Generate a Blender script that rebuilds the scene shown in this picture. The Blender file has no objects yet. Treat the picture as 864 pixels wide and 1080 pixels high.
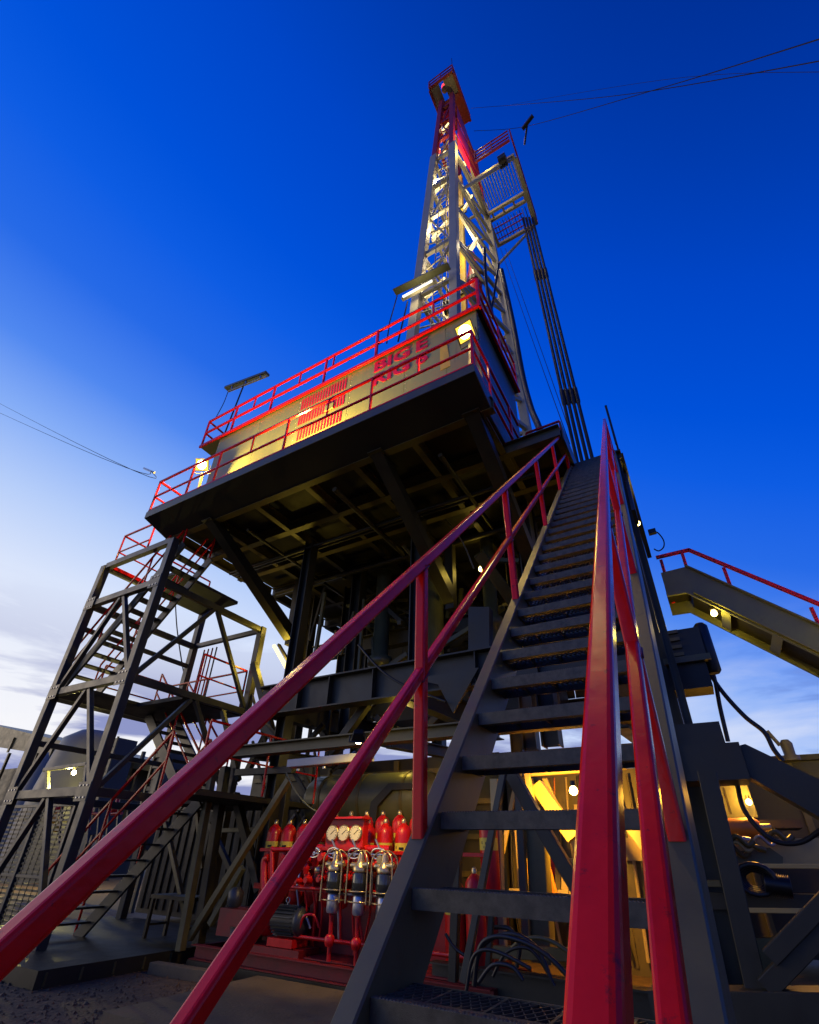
import bpy, math, random
from mathutils import Vector, Matrix
V = Vector
R = math.radians
random.seed(7)
SC = bpy.context.scene
COL = SC.collection

# ------------------------------------------------------------------ camera
HC = 1.6                                   # eye height over the ground
F_PX, CX, CY = 508.5, 432.0, 589.3         # lens of the 864 x 1080 photograph, low principal point (cropped frame)
yaw, pitch, roll = R(-30.64), R(31.56), R(1.51)
fwd = V((math.cos(pitch)*math.sin(yaw), math.cos(pitch)*math.cos(yaw), math.sin(pitch)))
rt0 = V((math.cos(yaw), -math.sin(yaw), 0))
up0 = rt0.cross(fwd)
rt = rt0*math.cos(roll) + up0*math.sin(roll)
up = -rt0*math.sin(roll) + up0*math.cos(roll)
cam_d = bpy.data.cameras.new('camera')
cam = bpy.data.objects.new('camera', cam_d)
COL.objects.link(cam)
cam.matrix_world = Matrix(((rt.x, up.x, -fwd.x, 0), (rt.y, up.y, -fwd.y, 0), (rt.z, up.z, -fwd.z, HC), (0, 0, 0, 1)))
cam_d.sensor_fit = 'HORIZONTAL'
cam_d.sensor_width = 36
cam_d.lens = F_PX/864*36
cam_d.shift_y = (CY-540)/864
cam_d.clip_start, cam_d.clip_end = 0.05, 3000
SC.camera = cam

# ------------------------------------------------------------------ sky (dusk, glow of the sunset low on one side)
def lin(c):
    return tuple(((x/255)/12.92 if x/255 <= .04045 else ((x/255+.055)/1.055)**2.4) for x in c)
W = bpy.data.worlds.new('World')
SC.world = W
W.use_nodes = True
nt = W.node_tree
for n in list(nt.nodes): nt.nodes.remove(n)
def N(t, **k):
    n = nt.nodes.new(t)
    for a, b in k.items(): setattr(n, a, b)
    return n
out = N('ShaderNodeOutputWorld'); bg = N('ShaderNodeBackground'); nt.links.new(bg.outputs[0], out.inputs[0])
bg.inputs[1].default_value = 1.0
tc = N('ShaderNodeTexCoord'); nrm = N('ShaderNodeVectorMath', operation='NORMALIZE'); nt.links.new(tc.outputs['Generated'], nrm.inputs[0])
dot = N('ShaderNodeVectorMath', operation='DOT_PRODUCT'); nt.links.new(nrm.outputs[0], dot.inputs[0])
dot.inputs[1].default_value = (.985*.48, -.174*.48, 1.0)
mr = N('ShaderNodeMapRange'); nt.links.new(dot.outputs['Value'], mr.inputs[0])
mr.inputs[1].default_value, mr.inputs[2].default_value = -.3, 1.2
rmp = N('ShaderNodeValToRGB'); nt.links.new(mr.outputs[0], rmp.inputs[0])
cr = rmp.color_ramp
stops = [(-.3, (248, 248, 252)), (-.06, (218, 229, 252)), (.07, (182, 206, 250)), (.19, (134, 174, 247)), (.30, (80, 136, 240)), (.43, (38, 106, 231)),
         (.56, (13, 92, 227)), (.66, (0, 81, 217)), (.82, (0, 69, 198)), (.93, (0, 58, 172)), (1.05, (0, 43, 140))]
cr.elements[0].position = 0; cr.elements[0].color = lin(stops[0][1])+(1,)
cr.elements[1].position = (stops[-1][0]+.3)/1.5; cr.elements[1].color = lin(stops[-1][1])+(1,)
for s, c in stops[1:-1]:
    e = cr.elements.new((s+.3)/1.5); e.color = lin(c)+(1,)
# thin clouds low over the horizon
sc_ = N('ShaderNodeVectorMath', operation='MULTIPLY'); nt.links.new(nrm.outputs[0], sc_.inputs[0]); sc_.inputs[1].default_value = (1.7, 1.7, 9.5)
nz = N('ShaderNodeTexNoise'); nt.links.new(sc_.outputs[0], nz.inputs['Vector']); nz.inputs['Scale'].default_value = 1.6; nz.inputs['Detail'].default_value = 6; nz.inputs['Roughness'].default_value = .55
nz.inputs['Distortion'].default_value = .35
sep = N('ShaderNodeSeparateXYZ'); nt.links.new(nrm.outputs[0], sep.inputs[0])
def ramp1(src, pts):
    r = N('ShaderNodeValToRGB'); nt.links.new(src, r.inputs[0])
    r.color_ramp.elements[0].position, r.color_ramp.elements[0].color = pts[0][0], (pts[0][1],)*3+(1,)
    r.color_ramp.elements[1].position, r.color_ramp.elements[1].color = pts[-1][0], (pts[-1][1],)*3+(1,)
    for p, c in pts[1:-1]:
        e = r.color_ramp.elements.new(p); e.color = (c,)*3+(1,)
    return r
elm = ramp1(sep.outputs['Z'], [(0, 1), (.20, 1), (.29, .35), (.38, 0)])
# pale veil first, grey-lilac cloud over it
veil = ramp1(nz.outputs[0], [(.30, 1), (.50, 0)])
clo = ramp1(nz.outputs[0], [(.46, 0), (.57, 1)])
def mul(a, b, k=None):
    m = N('ShaderNodeMath', operation='MULTIPLY'); nt.links.new(a, m.inputs[0])
    if k is None: nt.links.new(b, m.inputs[1])
    else: m.inputs[1].default_value = k
    return m.outputs[0]
def mixc(fac, a, col):
    m = N('ShaderNodeMix', data_type='RGBA'); nt.links.new(fac, m.inputs[0]); nt.links.new(a, m.inputs[6])
    m.inputs[7].default_value = col+(1,)
    return m.outputs[2]
c1 = mixc(mul(mul(veil.outputs[0], elm.outputs[0]), None, .5), rmp.outputs[0], lin((238, 240, 250)))
c2 = mixc(mul(mul(clo.outputs[0], elm.outputs[0]), None, .9), c1, lin((124, 134, 192)))
nt.links.new(c2, bg.inputs[0])

# last warm afterglow from low beside the camera
sd = bpy.data.lights.new('sun', 'SUN'); sd.energy = .5; sd.angle = R(30); sd.color = (1., .74, .42)
so = bpy.data.objects.new('sun', sd); COL.objects.link(so)
so.rotation_euler = V((.86, .42, -.20)).to_track_quat('-Z', 'Y').to_euler()

SC.view_settings.view_transform = 'Standard'
SC.view_settings.look = 'None'
SC.view_settings.exposure = 0.0
SC.view_settings.gamma = 1
SC.render.engine = 'CYCLES'
SC.cycles.use_denoising = True
SC.cycles.max_bounces = 5
SC.cycles.sample_clamp_indirect = 4
SC.cycles.caustics_reflective = False
SC.cycles.caustics_refractive = False

# ------------------------------------------------------------------ helpers
def P(u, v, x=None, y=None, z=None):
    """the world point a sight line meets on a plane x, y or z of the site (used as a tape measure)"""
    d = rt*((u-CX)/F_PX) + up*(-(v-CY)/F_PX) + fwd
    if x is not None: t = x/d.x
    elif y is not None: t = y/d.y
    else: t = (z-HC)/d.z
    return V((0, 0, HC)) + d*t

def tag(o, label=None, cat=None, group=None, kind=None):
    if label: o['label'] = label
    if cat: o['category'] = cat
    if group: o['group'] = group
    if kind: o['kind'] = kind
    return o
def thing(name, label, cat, loc=(0, 0, 0), group=None):
    o = bpy.data.objects.new(name, None); COL.objects.link(o)
    o.location = loc; o.empty_display_size = .2
    o['base'] = tuple(loc)
    return tag(o, label, cat, group)
def base_of(o):
    t = V((0, 0, 0))
    while o is not None:
        t += V(o.location); o = o.parent
    return t

def rect(w, h, r=0):
    a, b = w/2, h/2
    if r <= 0: return [(-a, -b), (a, -b), (a, b), (-a, b)]
    p = []
    for cx, cy, a0 in ((a-r, -b+r, -90), (a-r, b-r, 0), (-a+r, b-r, 90), (-a+r, -b+r, 180)):
        for k in (0, 30, 60, 90) if r > .006 else (0, 90):
            t = R(a0+k); p.append((cx+r*math.cos(t), cy+r*math.sin(t)))
    return p
def ibeam(w, h, t=None):
    t = t or max(.012, w*.09); a, b = w/2, h/2
    return [(-a, -b), (a, -b), (a, -b+t), (t/2, -b+t), (t/2, b-t), (a, b-t), (a, b), (-a, b), (-a, b-t), (-t/2, b-t), (-t/2, -b+t), (-a, -b+t)]
def channel(w, h, t=.012):
    a, b = w/2, h/2
    return [(-a, -b), (a, -b), (a, -b+t), (-a+t, -b+t), (-a+t, b-t), (a, b-t), (a, b), (-a, b)]
def angle(w, t=.012):
    a = w/2
    return [(-a, -a), (a, -a), (a, -a+t), (-a+t, -a+t), (-a+t, a), (-a, a)]

class MB:
    def __init__(s): s.v = []; s.f = []; s.s = []
    def add(s, vs, fs, smooth=False):
        n = len(s.v); s.v += [V(p) for p in vs]
        for f in fs: s.f.append(tuple(i+n for i in f)); s.s.append(smooth)
        return s
    def sweep(s, prof, p, q, upv=(0, 0, 1), smooth=False):
        p, q = V(p), V(q); d = (q-p).normalized(); u = V(upv)
        if abs(d.dot(u)) > .999: u = V((0, 1, 0)) if abs(d.y) < .9 else V((1, 0, 0))
        sx = d.cross(u).normalized(); sy = sx.cross(d).normalized()
        n = len(prof)
        vs = [p+sx*a+sy*b for a, b in prof]+[q+sx*a+sy*b for a, b in prof]
        fs = [(i, (i+1) % n, n+(i+1) % n, n+i) for i in range(n)]
        s.add(vs, fs, smooth)
        s.add(vs[:n], [tuple(reversed(range(n)))]); s.add(vs[n:], [tuple(range(n))])
        return s
    def beam(s, p, q, w, h=None, r=0, upv=(0, 0, 1)):
        return s.sweep(rect(w, h or w, r), p, q, upv, False)
    def box(s, a, b):
        x0, y0, z0 = a; x1, y1, z1 = b
        return s.add([(x0, y0, z0), (x1, y0, z0), (x1, y1, z0), (x0, y1, z0), (x0, y0, z1), (x1, y0, z1), (x1, y1, z1), (x0, y1, z1)],
                     [(3, 2, 1, 0), (4, 5, 6, 7), (0, 1, 5, 4), (1, 2, 6, 5), (2, 3, 7, 6), (3, 0, 4, 7)])
    def plate(s, pts, off):
        n = len(pts); o = V(off); vs = [V(p) for p in pts]+[V(p)+o for p in pts]
        return s.add(vs, [tuple(range(n))]+[tuple(reversed(range(n, 2*n)))]+[((i+1) % n, i, n+i, n+(i+1) % n) for i in range(n)])
    def tube(s, pts, r, n=10, caps=True):
        pts = [V(p) for p in pts]; rings = []
        ref = None
        for i, p in enumerate(pts):
            d = (pts[min(i+1, len(pts)-1)]-pts[max(i-1, 0)]).normalized()
            if ref is None:
                ref = d.cross(V((0, 0, 1)) if abs(d.z) < .9 else V((1, 0, 0))).normalized()
            ref = (ref-d*ref.dot(d)).normalized(); b = d.cross(ref)
            rr = r[i] if isinstance(r, (list, tuple)) else r
            rings.append([p+ref*(rr*math.cos(2*math.pi*k/n))+b*(rr*math.sin(2*math.pi*k/n)) for k in range(n)])
        vs = [p for g in rings for p in g]
        fs = [(i*n+k, i*n+(k+1) % n, (i+1)*n+(k+1) % n, (i+1)*n+k) for i in range(len(pts)-1) for k in range(n)]
        s.add(vs, fs, True)
        if caps:
            s.add(rings[0], [tuple(reversed(range(n)))]); s.add(rings[-1], [tuple(range(n))])
        return s
    def lathe(s, c, ax, prof, n=20):
        """prof: (distance along axis, radius)"""
        c = V(c); d = V(ax).normalized(); e = d.cross(V((0, 0, 1)) if abs(d.z) < .9 else V((1, 0, 0))).normalized(); b = d.cross(e)
        vs = [c+d*t+e*(r*math.cos(2*math.pi*k/n))+b*(r*math.sin(2*math.pi*k/n)) for t, r in prof for k in range(n)]
        fs = [(i*n+k, i*n+(k+1) % n, (i+1)*n+(k+1) % n, (i+1)*n+k) for i in range(len(prof)-1) for k in range(n)]
        s.add(vs, fs, True)
        s.add(vs[:n], [tuple(reversed(range(n)))]); s.add(vs[-n:], [tuple(range(n))])
        return s
    def mesh(s, name, m, off=V((0, 0, 0))):
        me = bpy.data.meshes.new(name)
        me.from_pydata([tuple(p-off) for p in s.v], [], s.f)
        me.polygons.foreach_set('use_smooth', s.s)
        me.materials.append(m); me.update()
        return me
    def build(s, name, m, parent=None, local=False):
        off = V((0, 0, 0)) if (parent is None or local) else base_of(parent)
        o = bpy.data.objects.new(name, s.mesh(name, m, off)); COL.objects.link(o)
        if parent is not None: o.parent = parent
        return o
def inst(me, name, parent, loc):
    o = bpy.data.objects.new(name, me); COL.objects.link(o)
    if parent is not None: o.parent = parent; o.location = V(loc)-base_of(parent)
    else: o.location = loc
    return o
def copy_tree(o, parent=None):
    c = o.copy(); COL.objects.link(c)
    if parent is not None: c.parent = parent
    for ch in list(o.children): copy_tree(ch, c)
    return c
def curve(pts, k=8):
    pts = [V(p) for p in pts]; q = [pts[0]]+pts+[pts[-1]]; o = []
    for i in range(1, len(q)-2):
        for j in range(k):
            t = j/k; a, b, c, d = q[i-1], q[i], q[i+1], q[i+2]
            o.append(.5*((2*b)+(c-a)*t+(2*a-5*b+4*c-d)*t*t+(3*b-a-3*c+d)*t**3))
    return o+[pts[-1]]

# ------------------------------------------------------------------ materials
def mat(name, base, rough=.5, metal=0., var=.2, scale=4., bump=0., wear=None, wear_amt=.35, spec=.5, bscale=None, stretch=None):
    m = bpy.data.materials.new(name); m.use_nodes = True
    t = m.node_tree; b = t.nodes['Principled BSDF']
    tc = t.nodes.new('ShaderNodeTexCoord'); oi = t.nodes.new('ShaderNodeObjectInfo')
    ad = t.nodes.new('ShaderNodeVectorMath'); ad.operation = 'ADD'
    mu = t.nodes.new('ShaderNodeVectorMath'); mu.operation = 'SCALE'; mu.inputs[0].default_value = (17., 31., 23.)
    t.links.new(oi.outputs['Random'], mu.inputs['Scale'])
    src = tc.outputs['Object']
    if stretch:
        st = t.nodes.new('ShaderNodeVectorMath'); st.operation = 'MULTIPLY'; st.inputs[1].default_value = stretch
        t.links.new(src, st.inputs[0]); src = st.outputs[0]
    t.links.new(src, ad.inputs[0]); t.links.new(mu.outputs[0], ad.inputs[1])
    n1 = t.nodes.new('ShaderNodeTexNoise'); n1.inputs['Scale'].default_value = scale; n1.inputs['Detail'].default_value = 6
    n1.inputs['Roughness'].default_value = .65
    t.links.new(ad.outputs[0], n1.inputs['Vector'])
    r1 = t.nodes.new('ShaderNodeValToRGB'); t.links.new(n1.outputs[0], r1.inputs[0])
    r1.color_ramp.elements[0].position = .3; r1.color_ramp.elements[1].position = .7
    r1.color_ramp.elements[0].color = tuple(max(0, c*(1-var)) for c in base)+(1,)
    r1.color_ramp.elements[1].color = tuple(min(1, c*(1+var)) for c in base)+(1,)
    colr = r1.outputs[0]
    if wear:
        n2 = t.nodes.new('ShaderNodeTexNoise'); n2.inputs['Scale'].default_value = scale*3.3; n2.inputs['Detail'].default_value = 8
        n2.inputs['Roughness'].default_value = .7
        t.links.new(ad.outputs[0], n2.inputs['Vector'])
        r2 = t.nodes.new('ShaderNodeValToRGB'); t.links.new(n2.outputs[0], r2.inputs[0])
        r2.color_ramp.elements[0].position = .60; r2.color_ramp.elements[1].position = .70
        r2.color_ramp.elements[1].color = (wear_amt*2,)*3+(1,) if wear_amt < .5 else (1, 1, 1, 1)
        mx = t.nodes.new('ShaderNodeMix'); mx.data_type = 'RGBA'
        t.links.new(r2.outputs[0], mx.inputs[0]); t.links.new(colr, mx.inputs[6]); mx.inputs[7].default_value = wear+(1,)
        colr = mx.outputs[2]
    t.links.new(colr, b.inputs['Base Color'])
    mr = t.nodes.new('ShaderNodeMapRange'); t.links.new(n1.outputs[0], mr.inputs[0])
    mr.inputs[1].default_value, mr.inputs[2].default_value = .25, .75
    mr.inputs[3].default_value, mr.inputs[4].default_value = max(.05, rough*.75), min(1, rough*1.3)
    t.links.new(mr.outputs[0], b.inputs['Roughness'])
    b.inputs['Metallic'].default_value = metal
    b.inputs['Specular IOR Level'].default_value = spec
    if bump:
        n3 = t.nodes.new('ShaderNodeTexNoise'); n3.inputs['Scale'].default_value = bscale or scale*6; n3.inputs['Detail'].default_value = 5
        t.links.new(ad.outputs[0], n3.inputs['Vector'])
        bp = t.nodes.new('ShaderNodeBump'); bp.inputs['Strength'].default_value = bump; bp.inputs['Distance'].default_value = .02
        t.links.new(n3.outputs[0], bp.inputs['Height']); t.links.new(bp.outputs[0], b.inputs['Normal'])
    return m
def emit(name, col, s):
    m = bpy.data.materials.new(name); m.use_nodes = True
    t = m.node_tree; t.nodes.remove(t.nodes['Principled BSDF'])
    e = t.nodes.new('ShaderNodeEmission'); e.inputs[0].default_value = col+(1,); e.inputs[1].default_value = s
    t.links.new(e.outputs[0], t.nodes['Material Output'].inputs[0])
    return m
RUST = (.12, .05, .02)
M = dict(
    red=mat('red_gloss_paint', (.82, .010, .005), .20, var=.16, scale=7, wear=(.12, .02, .015), wear_amt=.42, bump=.04, spec=.28),
    red2=mat('red_equipment_paint', (.55, .008, .008), .34, var=.25, scale=5, wear=(.10, .02, .015), wear_amt=.4, bump=.04),
    mastred=mat('red_mast_paint', (.30, .008, .016), .5, var=.2, scale=2),
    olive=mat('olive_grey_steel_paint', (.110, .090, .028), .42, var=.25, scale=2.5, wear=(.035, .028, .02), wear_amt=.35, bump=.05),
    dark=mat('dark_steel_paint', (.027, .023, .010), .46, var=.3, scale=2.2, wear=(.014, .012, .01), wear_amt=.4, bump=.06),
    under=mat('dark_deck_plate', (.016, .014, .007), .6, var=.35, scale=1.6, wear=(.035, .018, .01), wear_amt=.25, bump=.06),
    tower=mat('blue_grey_steel_paint', (.058, .056, .036), .40, var=.2, scale=3, wear=(.03, .028, .025), wear_amt=.3, bump=.04),
    tread=mat('worn_serrated_steel', (.095, .085, .056), .42, metal=.4, var=.4, scale=22, wear=(.09, .085, .075), wear_amt=.3, bump=.16, bscale=420),
    mast=mat('white_mast_paint', (.37, .35, .26), .45, var=.15, scale=1.2, wear=(.25, .22, .17), wear_amt=.3),
    cream=mat('cream_green_wall_paint', (.27, .285, .095), .42, var=.10, scale=1.5, wear=(.17, .14, .06), wear_amt=.35, stretch=(1.6, 1, .16)),
    yellow=mat('painted_light_yellow', (.62, .42, .03), .4, var=.15),
    orange=mat('orange_paint', (.60, .20, .02), .45, var=.15),
    tank=mat('olive_tank_paint', (.11, .115, .06), .38, var=.2, scale=2, wear=(.08, .07, .04), wear_amt=.3),
    white=mat('white_enamel', (.42, .42, .38), .4, var=.08),
    galv=mat('galvanised_steel', (.45, .46, .46), .35, metal=.7, var=.2, scale=9),
    brass=mat('brass_fitting', (.60, .46, .22), .3, metal=.85, var=.2, scale=12),
    chrome=mat('bright_wire', (.7, .68, .6), .22, metal=.9, var=.1),
    motor=mat('charcoal_motor_paint', (.030, .034, .032), .4, var=.2, scale=8),
    rubber=mat('black_rubber', (.009, .009, .009), .42, var=.3, scale=6),
    wire=mat('dark_wire_rope', (.03, .03, .04), .95, var=.2, spec=.02),
    pipe=mat('drill_pipe_steel', (.022, .022, .022), .42, metal=.3, var=.3, scale=2),
    concrete=mat('worn_concrete', (.15, .105, .045), .85, var=.25, scale=2.5, wear=(.04, .034, .026), wear_amt=.5, bump=.35, bscale=30),
    ground=mat('gravel_ground', (.15, .090, .034), .95, var=.45, scale=7, wear=(.03, .025, .02), wear_amt=.5, bump=1.0, bscale=22),
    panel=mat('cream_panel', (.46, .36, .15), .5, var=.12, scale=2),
    grey=mat('pale_grey_tank_paint', (.13, .125, .11), .45, var=.12, scale=1.2, wear=(.25, .22, .2), wear_amt=.3),
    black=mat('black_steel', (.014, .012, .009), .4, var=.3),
    blue=mat('lilac_grey_crown_plate', (.30, .30, .34), .5, var=.1),
    skidred=mat('shade_darkened_red_paint', (.20, .006, .008), .5, var=.3, scale=4, wear=(.04, .02, .012), wear_amt=.4, bump=.05),  # deeper copy of the red, lamplight falloff over the skid put into its colour
    label=mat('yellow_label', (.65, .50, .05), .5, var=.08),
    glass=mat('smoky_bowl', (.03, .035, .03), .08, var=.2, spec=.8),
    dial=mat('gauge_dial', (.88, .78, .48), .35, var=.03),
    ink=mat('black_ink', (.012, .012, .012), .6, var=.1),
    letter=mat('red_lettering', (.66, .006, .010), .4, var=.1),
)
E_FLOOD = emit('floodlight_glow', (1., .80, .34), 60)
E_REFL = emit('reflector_glow', (1., .60, .07), 1.9)
E_TUBE = emit('tube_light_glow', (1., .74, .30), 2.6)
E_TUBEW = emit('white_tube_glow', (1., .93, .75), 1.6)
E_BULB = emit('amber_bulb_glow', (1., .55, .12), 45)
E_WARM = emit('warm_lamp_glow', (1., .70, .20), 25)
E_RED = emit('red_beacon_glow', (1., .05, .05), 2.5)
WARM = (1., .66, .15); AMBER = (1., .46, .04); YEL = (1., .70, .07)
def light(name, loc, power, col, parent=None, r=.06, spot=None, size=100, blend=.5):
    d = bpy.data.lights.new(name, 'SPOT' if spot is not None else 'POINT')
    d.energy = power; d.color = col; d.shadow_soft_size = r
    o = bpy.data.objects.new(name, d); COL.objects.link(o)
    if spot is not None:
        d.spot_size = R(size); d.spot_blend = blend
        o.rotation_euler = (V(spot)-V(loc)).to_track_quat('-Z', 'Y').to_euler()
    o.location = V(loc) - (base_of(parent) if parent else V((0, 0, 0)))
    if parent: o.parent = parent
    return o
def bar(parent, name, p, q, w, h=None, m='dark', prof=None, r=.004, upv=(0, 0, 1)):
    b = MB()
    if prof == 'I': b.sweep(ibeam(w, h or w), p, q, upv)
    elif prof == 'C': b.sweep(channel(w, h or w), p, q, upv)
    elif prof == 'L': b.sweep(angle(w), p, q, upv)
    elif prof == 'O': b.tube([p, q], w/2, 10)
    else: b.beam(p, q, w, h, r, upv)
    return b.build(name, M[m] if isinstance(m, str) else m, parent)
def railing(parent, pts, h=1.05, levels=(.52,), posts=None, s=.045, m='red', kick=0, post_every=1.5, endposts=True):
    pts = [V(p) for p in pts]
    for a, b in zip(pts[:-1], pts[1:]):
        up_ = V((0, 0, 1))
        bar(parent, 'top_rail', a+up_*h, b+up_*h, s, s, m, r=.008)
        for l in levels: bar(parent, 'mid_rail', a+up_*(l*h/1.05), b+up_*(l*h/1.05), s*.8, s*.8, m, r=.008)
        if kick: bar(parent, 'kick_plate', a+up_*(kick/2), b+up_*(kick/2), .012, kick, m, r=0)
        n = max(1, round((b-a).length/post_every))
        for i in range(n+1):
            if i == n and b is not pts[-1]: continue
            p = a.lerp(b, i/n); bar(parent, 'post', p, p+up_*(h-.01), s*.88, s*.88, m, r=.008)

# ================================================================== the setting
g = MB()
def gz(x, y): return 0.0
g.add([(-600, -600, 0), (600, -600, 0), (600, 600, 0), (-600, 600, 0)], [(0, 1, 2, 3)])
tag(g.build('ground', M['ground']), kind='structure')
b = MB(); b.box((-6.05, 4.25, .0), (1.8, 6.45, .15))
tag(b.build('concrete_pad', M['concrete']), kind='structure')
b = MB(); b.box((-3.0, .2, .0), (1.4, 2.2, .12))
tag(b.build('stair_footing_pavement', M['concrete']), kind='structure')
# loose stones near the camera's left
st = MB()
for i in range(2600):
    x = random.uniform(-9.5, -3.5); y = random.uniform(3.2, 6.6)
    if x > -6.1 and y > 4.2: continue
    r = random.uniform(.008, .03)*(1.8 if random.random() < .08 else 1); a = random.random()*6
    vs = [(x+r*math.cos(a+k*1.57)*random.uniform(.7, 1.2), y+r*math.sin(a+k*1.57)*random.uniform(.7, 1.2), .002) for k in range(4)]+[(x, y, r*random.uniform(.5, .9))]
    st.add(vs, [(0, 1, 4), (1, 2, 4), (2, 3, 4), (3, 0, 4)])
tag(st.build('gravel', M['ground']), kind='stuff')

# ================================================================== main stairway
K = 1.092                                  # slope of the flight
def nose(y): return K*y - .205             # height of the stringer's front edge over the ground
sw = thing('steel_stairway', 'long steep steel stairway with red handrails climbing to the drill floor', 'stairway', (-.53, .2, 0))
y0, y1 = .19, 7.92
nrm_ = V((0, -K, 1)).normalized()
dirn = V((0, 1, K)).normalized()
for xc, nm in ((-.945, 'stringer'), (-.126, 'stringer')):
    b = MB()
    off = -nrm_*.125
    p, q = V((xc, y0, nose(y0)))+off, V((xc, y1, nose(y1)))+off
    b.sweep(rect(.072, .25, .006), p-dirn*.05, q, nrm_)
    o = b.build(nm, M['olive'], sw)
    for e in (p+dirn*.1,):
        fb = MB(); fb.box((xc-.11, .10, .122), (xc+.11, .46, .136)); fb.build('base_plate', M['dark'], sw)
# one tread, repeated up the flight
tb = MB()
W2 = .372
tb.sweep(channel(.05, .05, .008), (-W2, .026, -.025), (W2, .026, -.025))
tb.box((-W2, .0, -.052), (W2, .008, .002))
tb.box((-W2, .222, -.045), (W2, .230, .0))
tb.box((-W2-.002, .008, -.05), (-W2+.006, .222, -.006)); tb.box((W2-.006, .008, -.05), (W2+.002, .222, -.006))
for k in range(70):                                       # serrated teeth of the nosing
    x = -W2+.008+k*(2*W2-.016)/69
    tb.add([(x-.004, .0, .002), (x+.004, .0, .002), (x+.004, .018, .002), (x-.004, .018, .002), (x, .002, .0055), (x, .016, .0055)],
           [(0, 1, 4), (1, 2, 5, 4), (2, 3, 5), (3, 0, 4, 5)])
tread_me = tb.mesh('tread', M['tread'])
gb = MB()
gx = [(-W2+.01, .012), (W2-.01, .218)]
pitch_ = .028
for sgn in (1, -1):                                       # raised diamond mesh
    k = -W2-.25
    while k < W2+.25:
        pts = []
        a = V((k, .010, 0)); bq = V((k+sgn*.10, .218, 0))
        # clip to tread width
        def cl(p, q):
            t0, t1 = 0, 1; dx = q.x-p.x
            for lim, sg in ((-W2+.006, 1), (W2-.006, -1)):
                f0 = sg*(p.x-lim); f1 = sg*(q.x-lim)
                if f0 < 0 and f1 < 0: return None
                if f0 < 0: t0 = max(t0, f0/(f0-f1))
                if f1 < 0: t1 = min(t1, f0/(f0-f1))
            return (p.lerp(q, t0), p.lerp(q, t1)) if t1 > t0+.05 else None
        c = cl(a, bq)
        if c:
            z = -.006 if sgn > 0 else -.0075
            gb.beam(c[0]+V((0, 0, z)), c[1]+V((0, 0, z)), .0035, .010)
        k += pitch_
for x in (-.24, -.08, .08, .24): gb.box((x-.004, .010, -.03), (x+.004, .220, -.0005))
grate_me = gb.mesh('grating', M['tread'])
for k in range(-6, 31):
    z = 1.51+.2265*k; y = (z+.235)/K
    if z < .16: continue
    t = inst(tread_me, 'tread', sw, (-.535, y, z-.002))
    gobj = bpy.data.objects.new('grating', grate_me); COL.objects.link(gobj); gobj.parent = t
# handrails
for xc in (-.945, -.126):
    for h, s_ in ((1.07, .047), (.58, .043)):
        ya, yb = (-.55 if h > .7 else -.45), 7.62
        zt = lambda y: (1.49+1.058*(y-.4657) if h > .7 else .968+1.058*(y-.4657))-.036-(.03 if xc > -.5 else .0)
        p, q = V((xc, ya, zt(ya))), V((xc, yb, zt(yb)))
        bar(sw, 'top_rail' if h > .7 else 'mid_rail', p, q, s_, s_, 'red', r=.010)
    for i in range(-1, 6):
        y = 1.715+1.45*i
        if y > 7.6 or y < .2: continue
        bar(sw, 'post', (xc, y, nose(y)-.02), (xc, y, 1.44+1.058*(y-.4657)-(.03 if xc > -.5 else 0)), .047, .042, 'red', r=.008)
    bar(sw, 'end_post', (xc, 7.62, nose(7.62)+.02), (xc, 7.62, 1.44+1.058*(7.62-.4657)), .050, .050, 'red', r=.008)

for xc in (-.945, -.126):
    dz_ = .03 if xc > -.5 else 0
    for i in range(0, 5):
        y = 1.715+1.45*i
        for h0 in (1.49, .968):
            zc = h0+1.058*(y-.4657)-.036-dz_
            b = MB(); zz = zc-.030
            pts = [V((xc+a*.0245, y+c*.023, zz+c*.024)) for a, c in ((-1, -1), (1, -1), (1, 1), (-1, 1), (-1, -1))]
            b.tube(pts, .0045, 6); b.build('weld_bead', M['skidred'], sw)

# ================================================================== drill floor
df = thing('drill_floor', 'raised dark steel drill floor on deck beams with red edge railing', 'platform', (-6.2, 8.5, 8.3))
ZB, ZF = 8.30, 8.75
XL, XR = -10.6, -1.79
# front cantilever: shallow nose, sloping soffit plate
b = MB(); b.box((XL, 5.0, 8.53), (XR, 5.012, 8.71)); b.build('toe_plate', M['olive'], df)
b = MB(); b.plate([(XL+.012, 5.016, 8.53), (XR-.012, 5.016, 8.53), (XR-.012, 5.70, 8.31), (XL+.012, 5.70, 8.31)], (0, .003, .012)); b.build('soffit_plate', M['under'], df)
for x0, x1 in ((XL, XL+.012), (XR-.012, XR)):
    b = MB(); b.plate([(x0, 5.014, 8.528), (x0, 5.014, 8.71), (x0, 5.75, 8.71), (x0, 5.75, 8.305)], (x1-x0, 0, 0)); b.build('end_plate', M['olive'], df)
b = MB(); b.box((XL+.01, 5.0+.014, 8.712), (XR-.01, 5.9, 8.75)); b.build('walkway_plate', M['under'], df)
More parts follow.
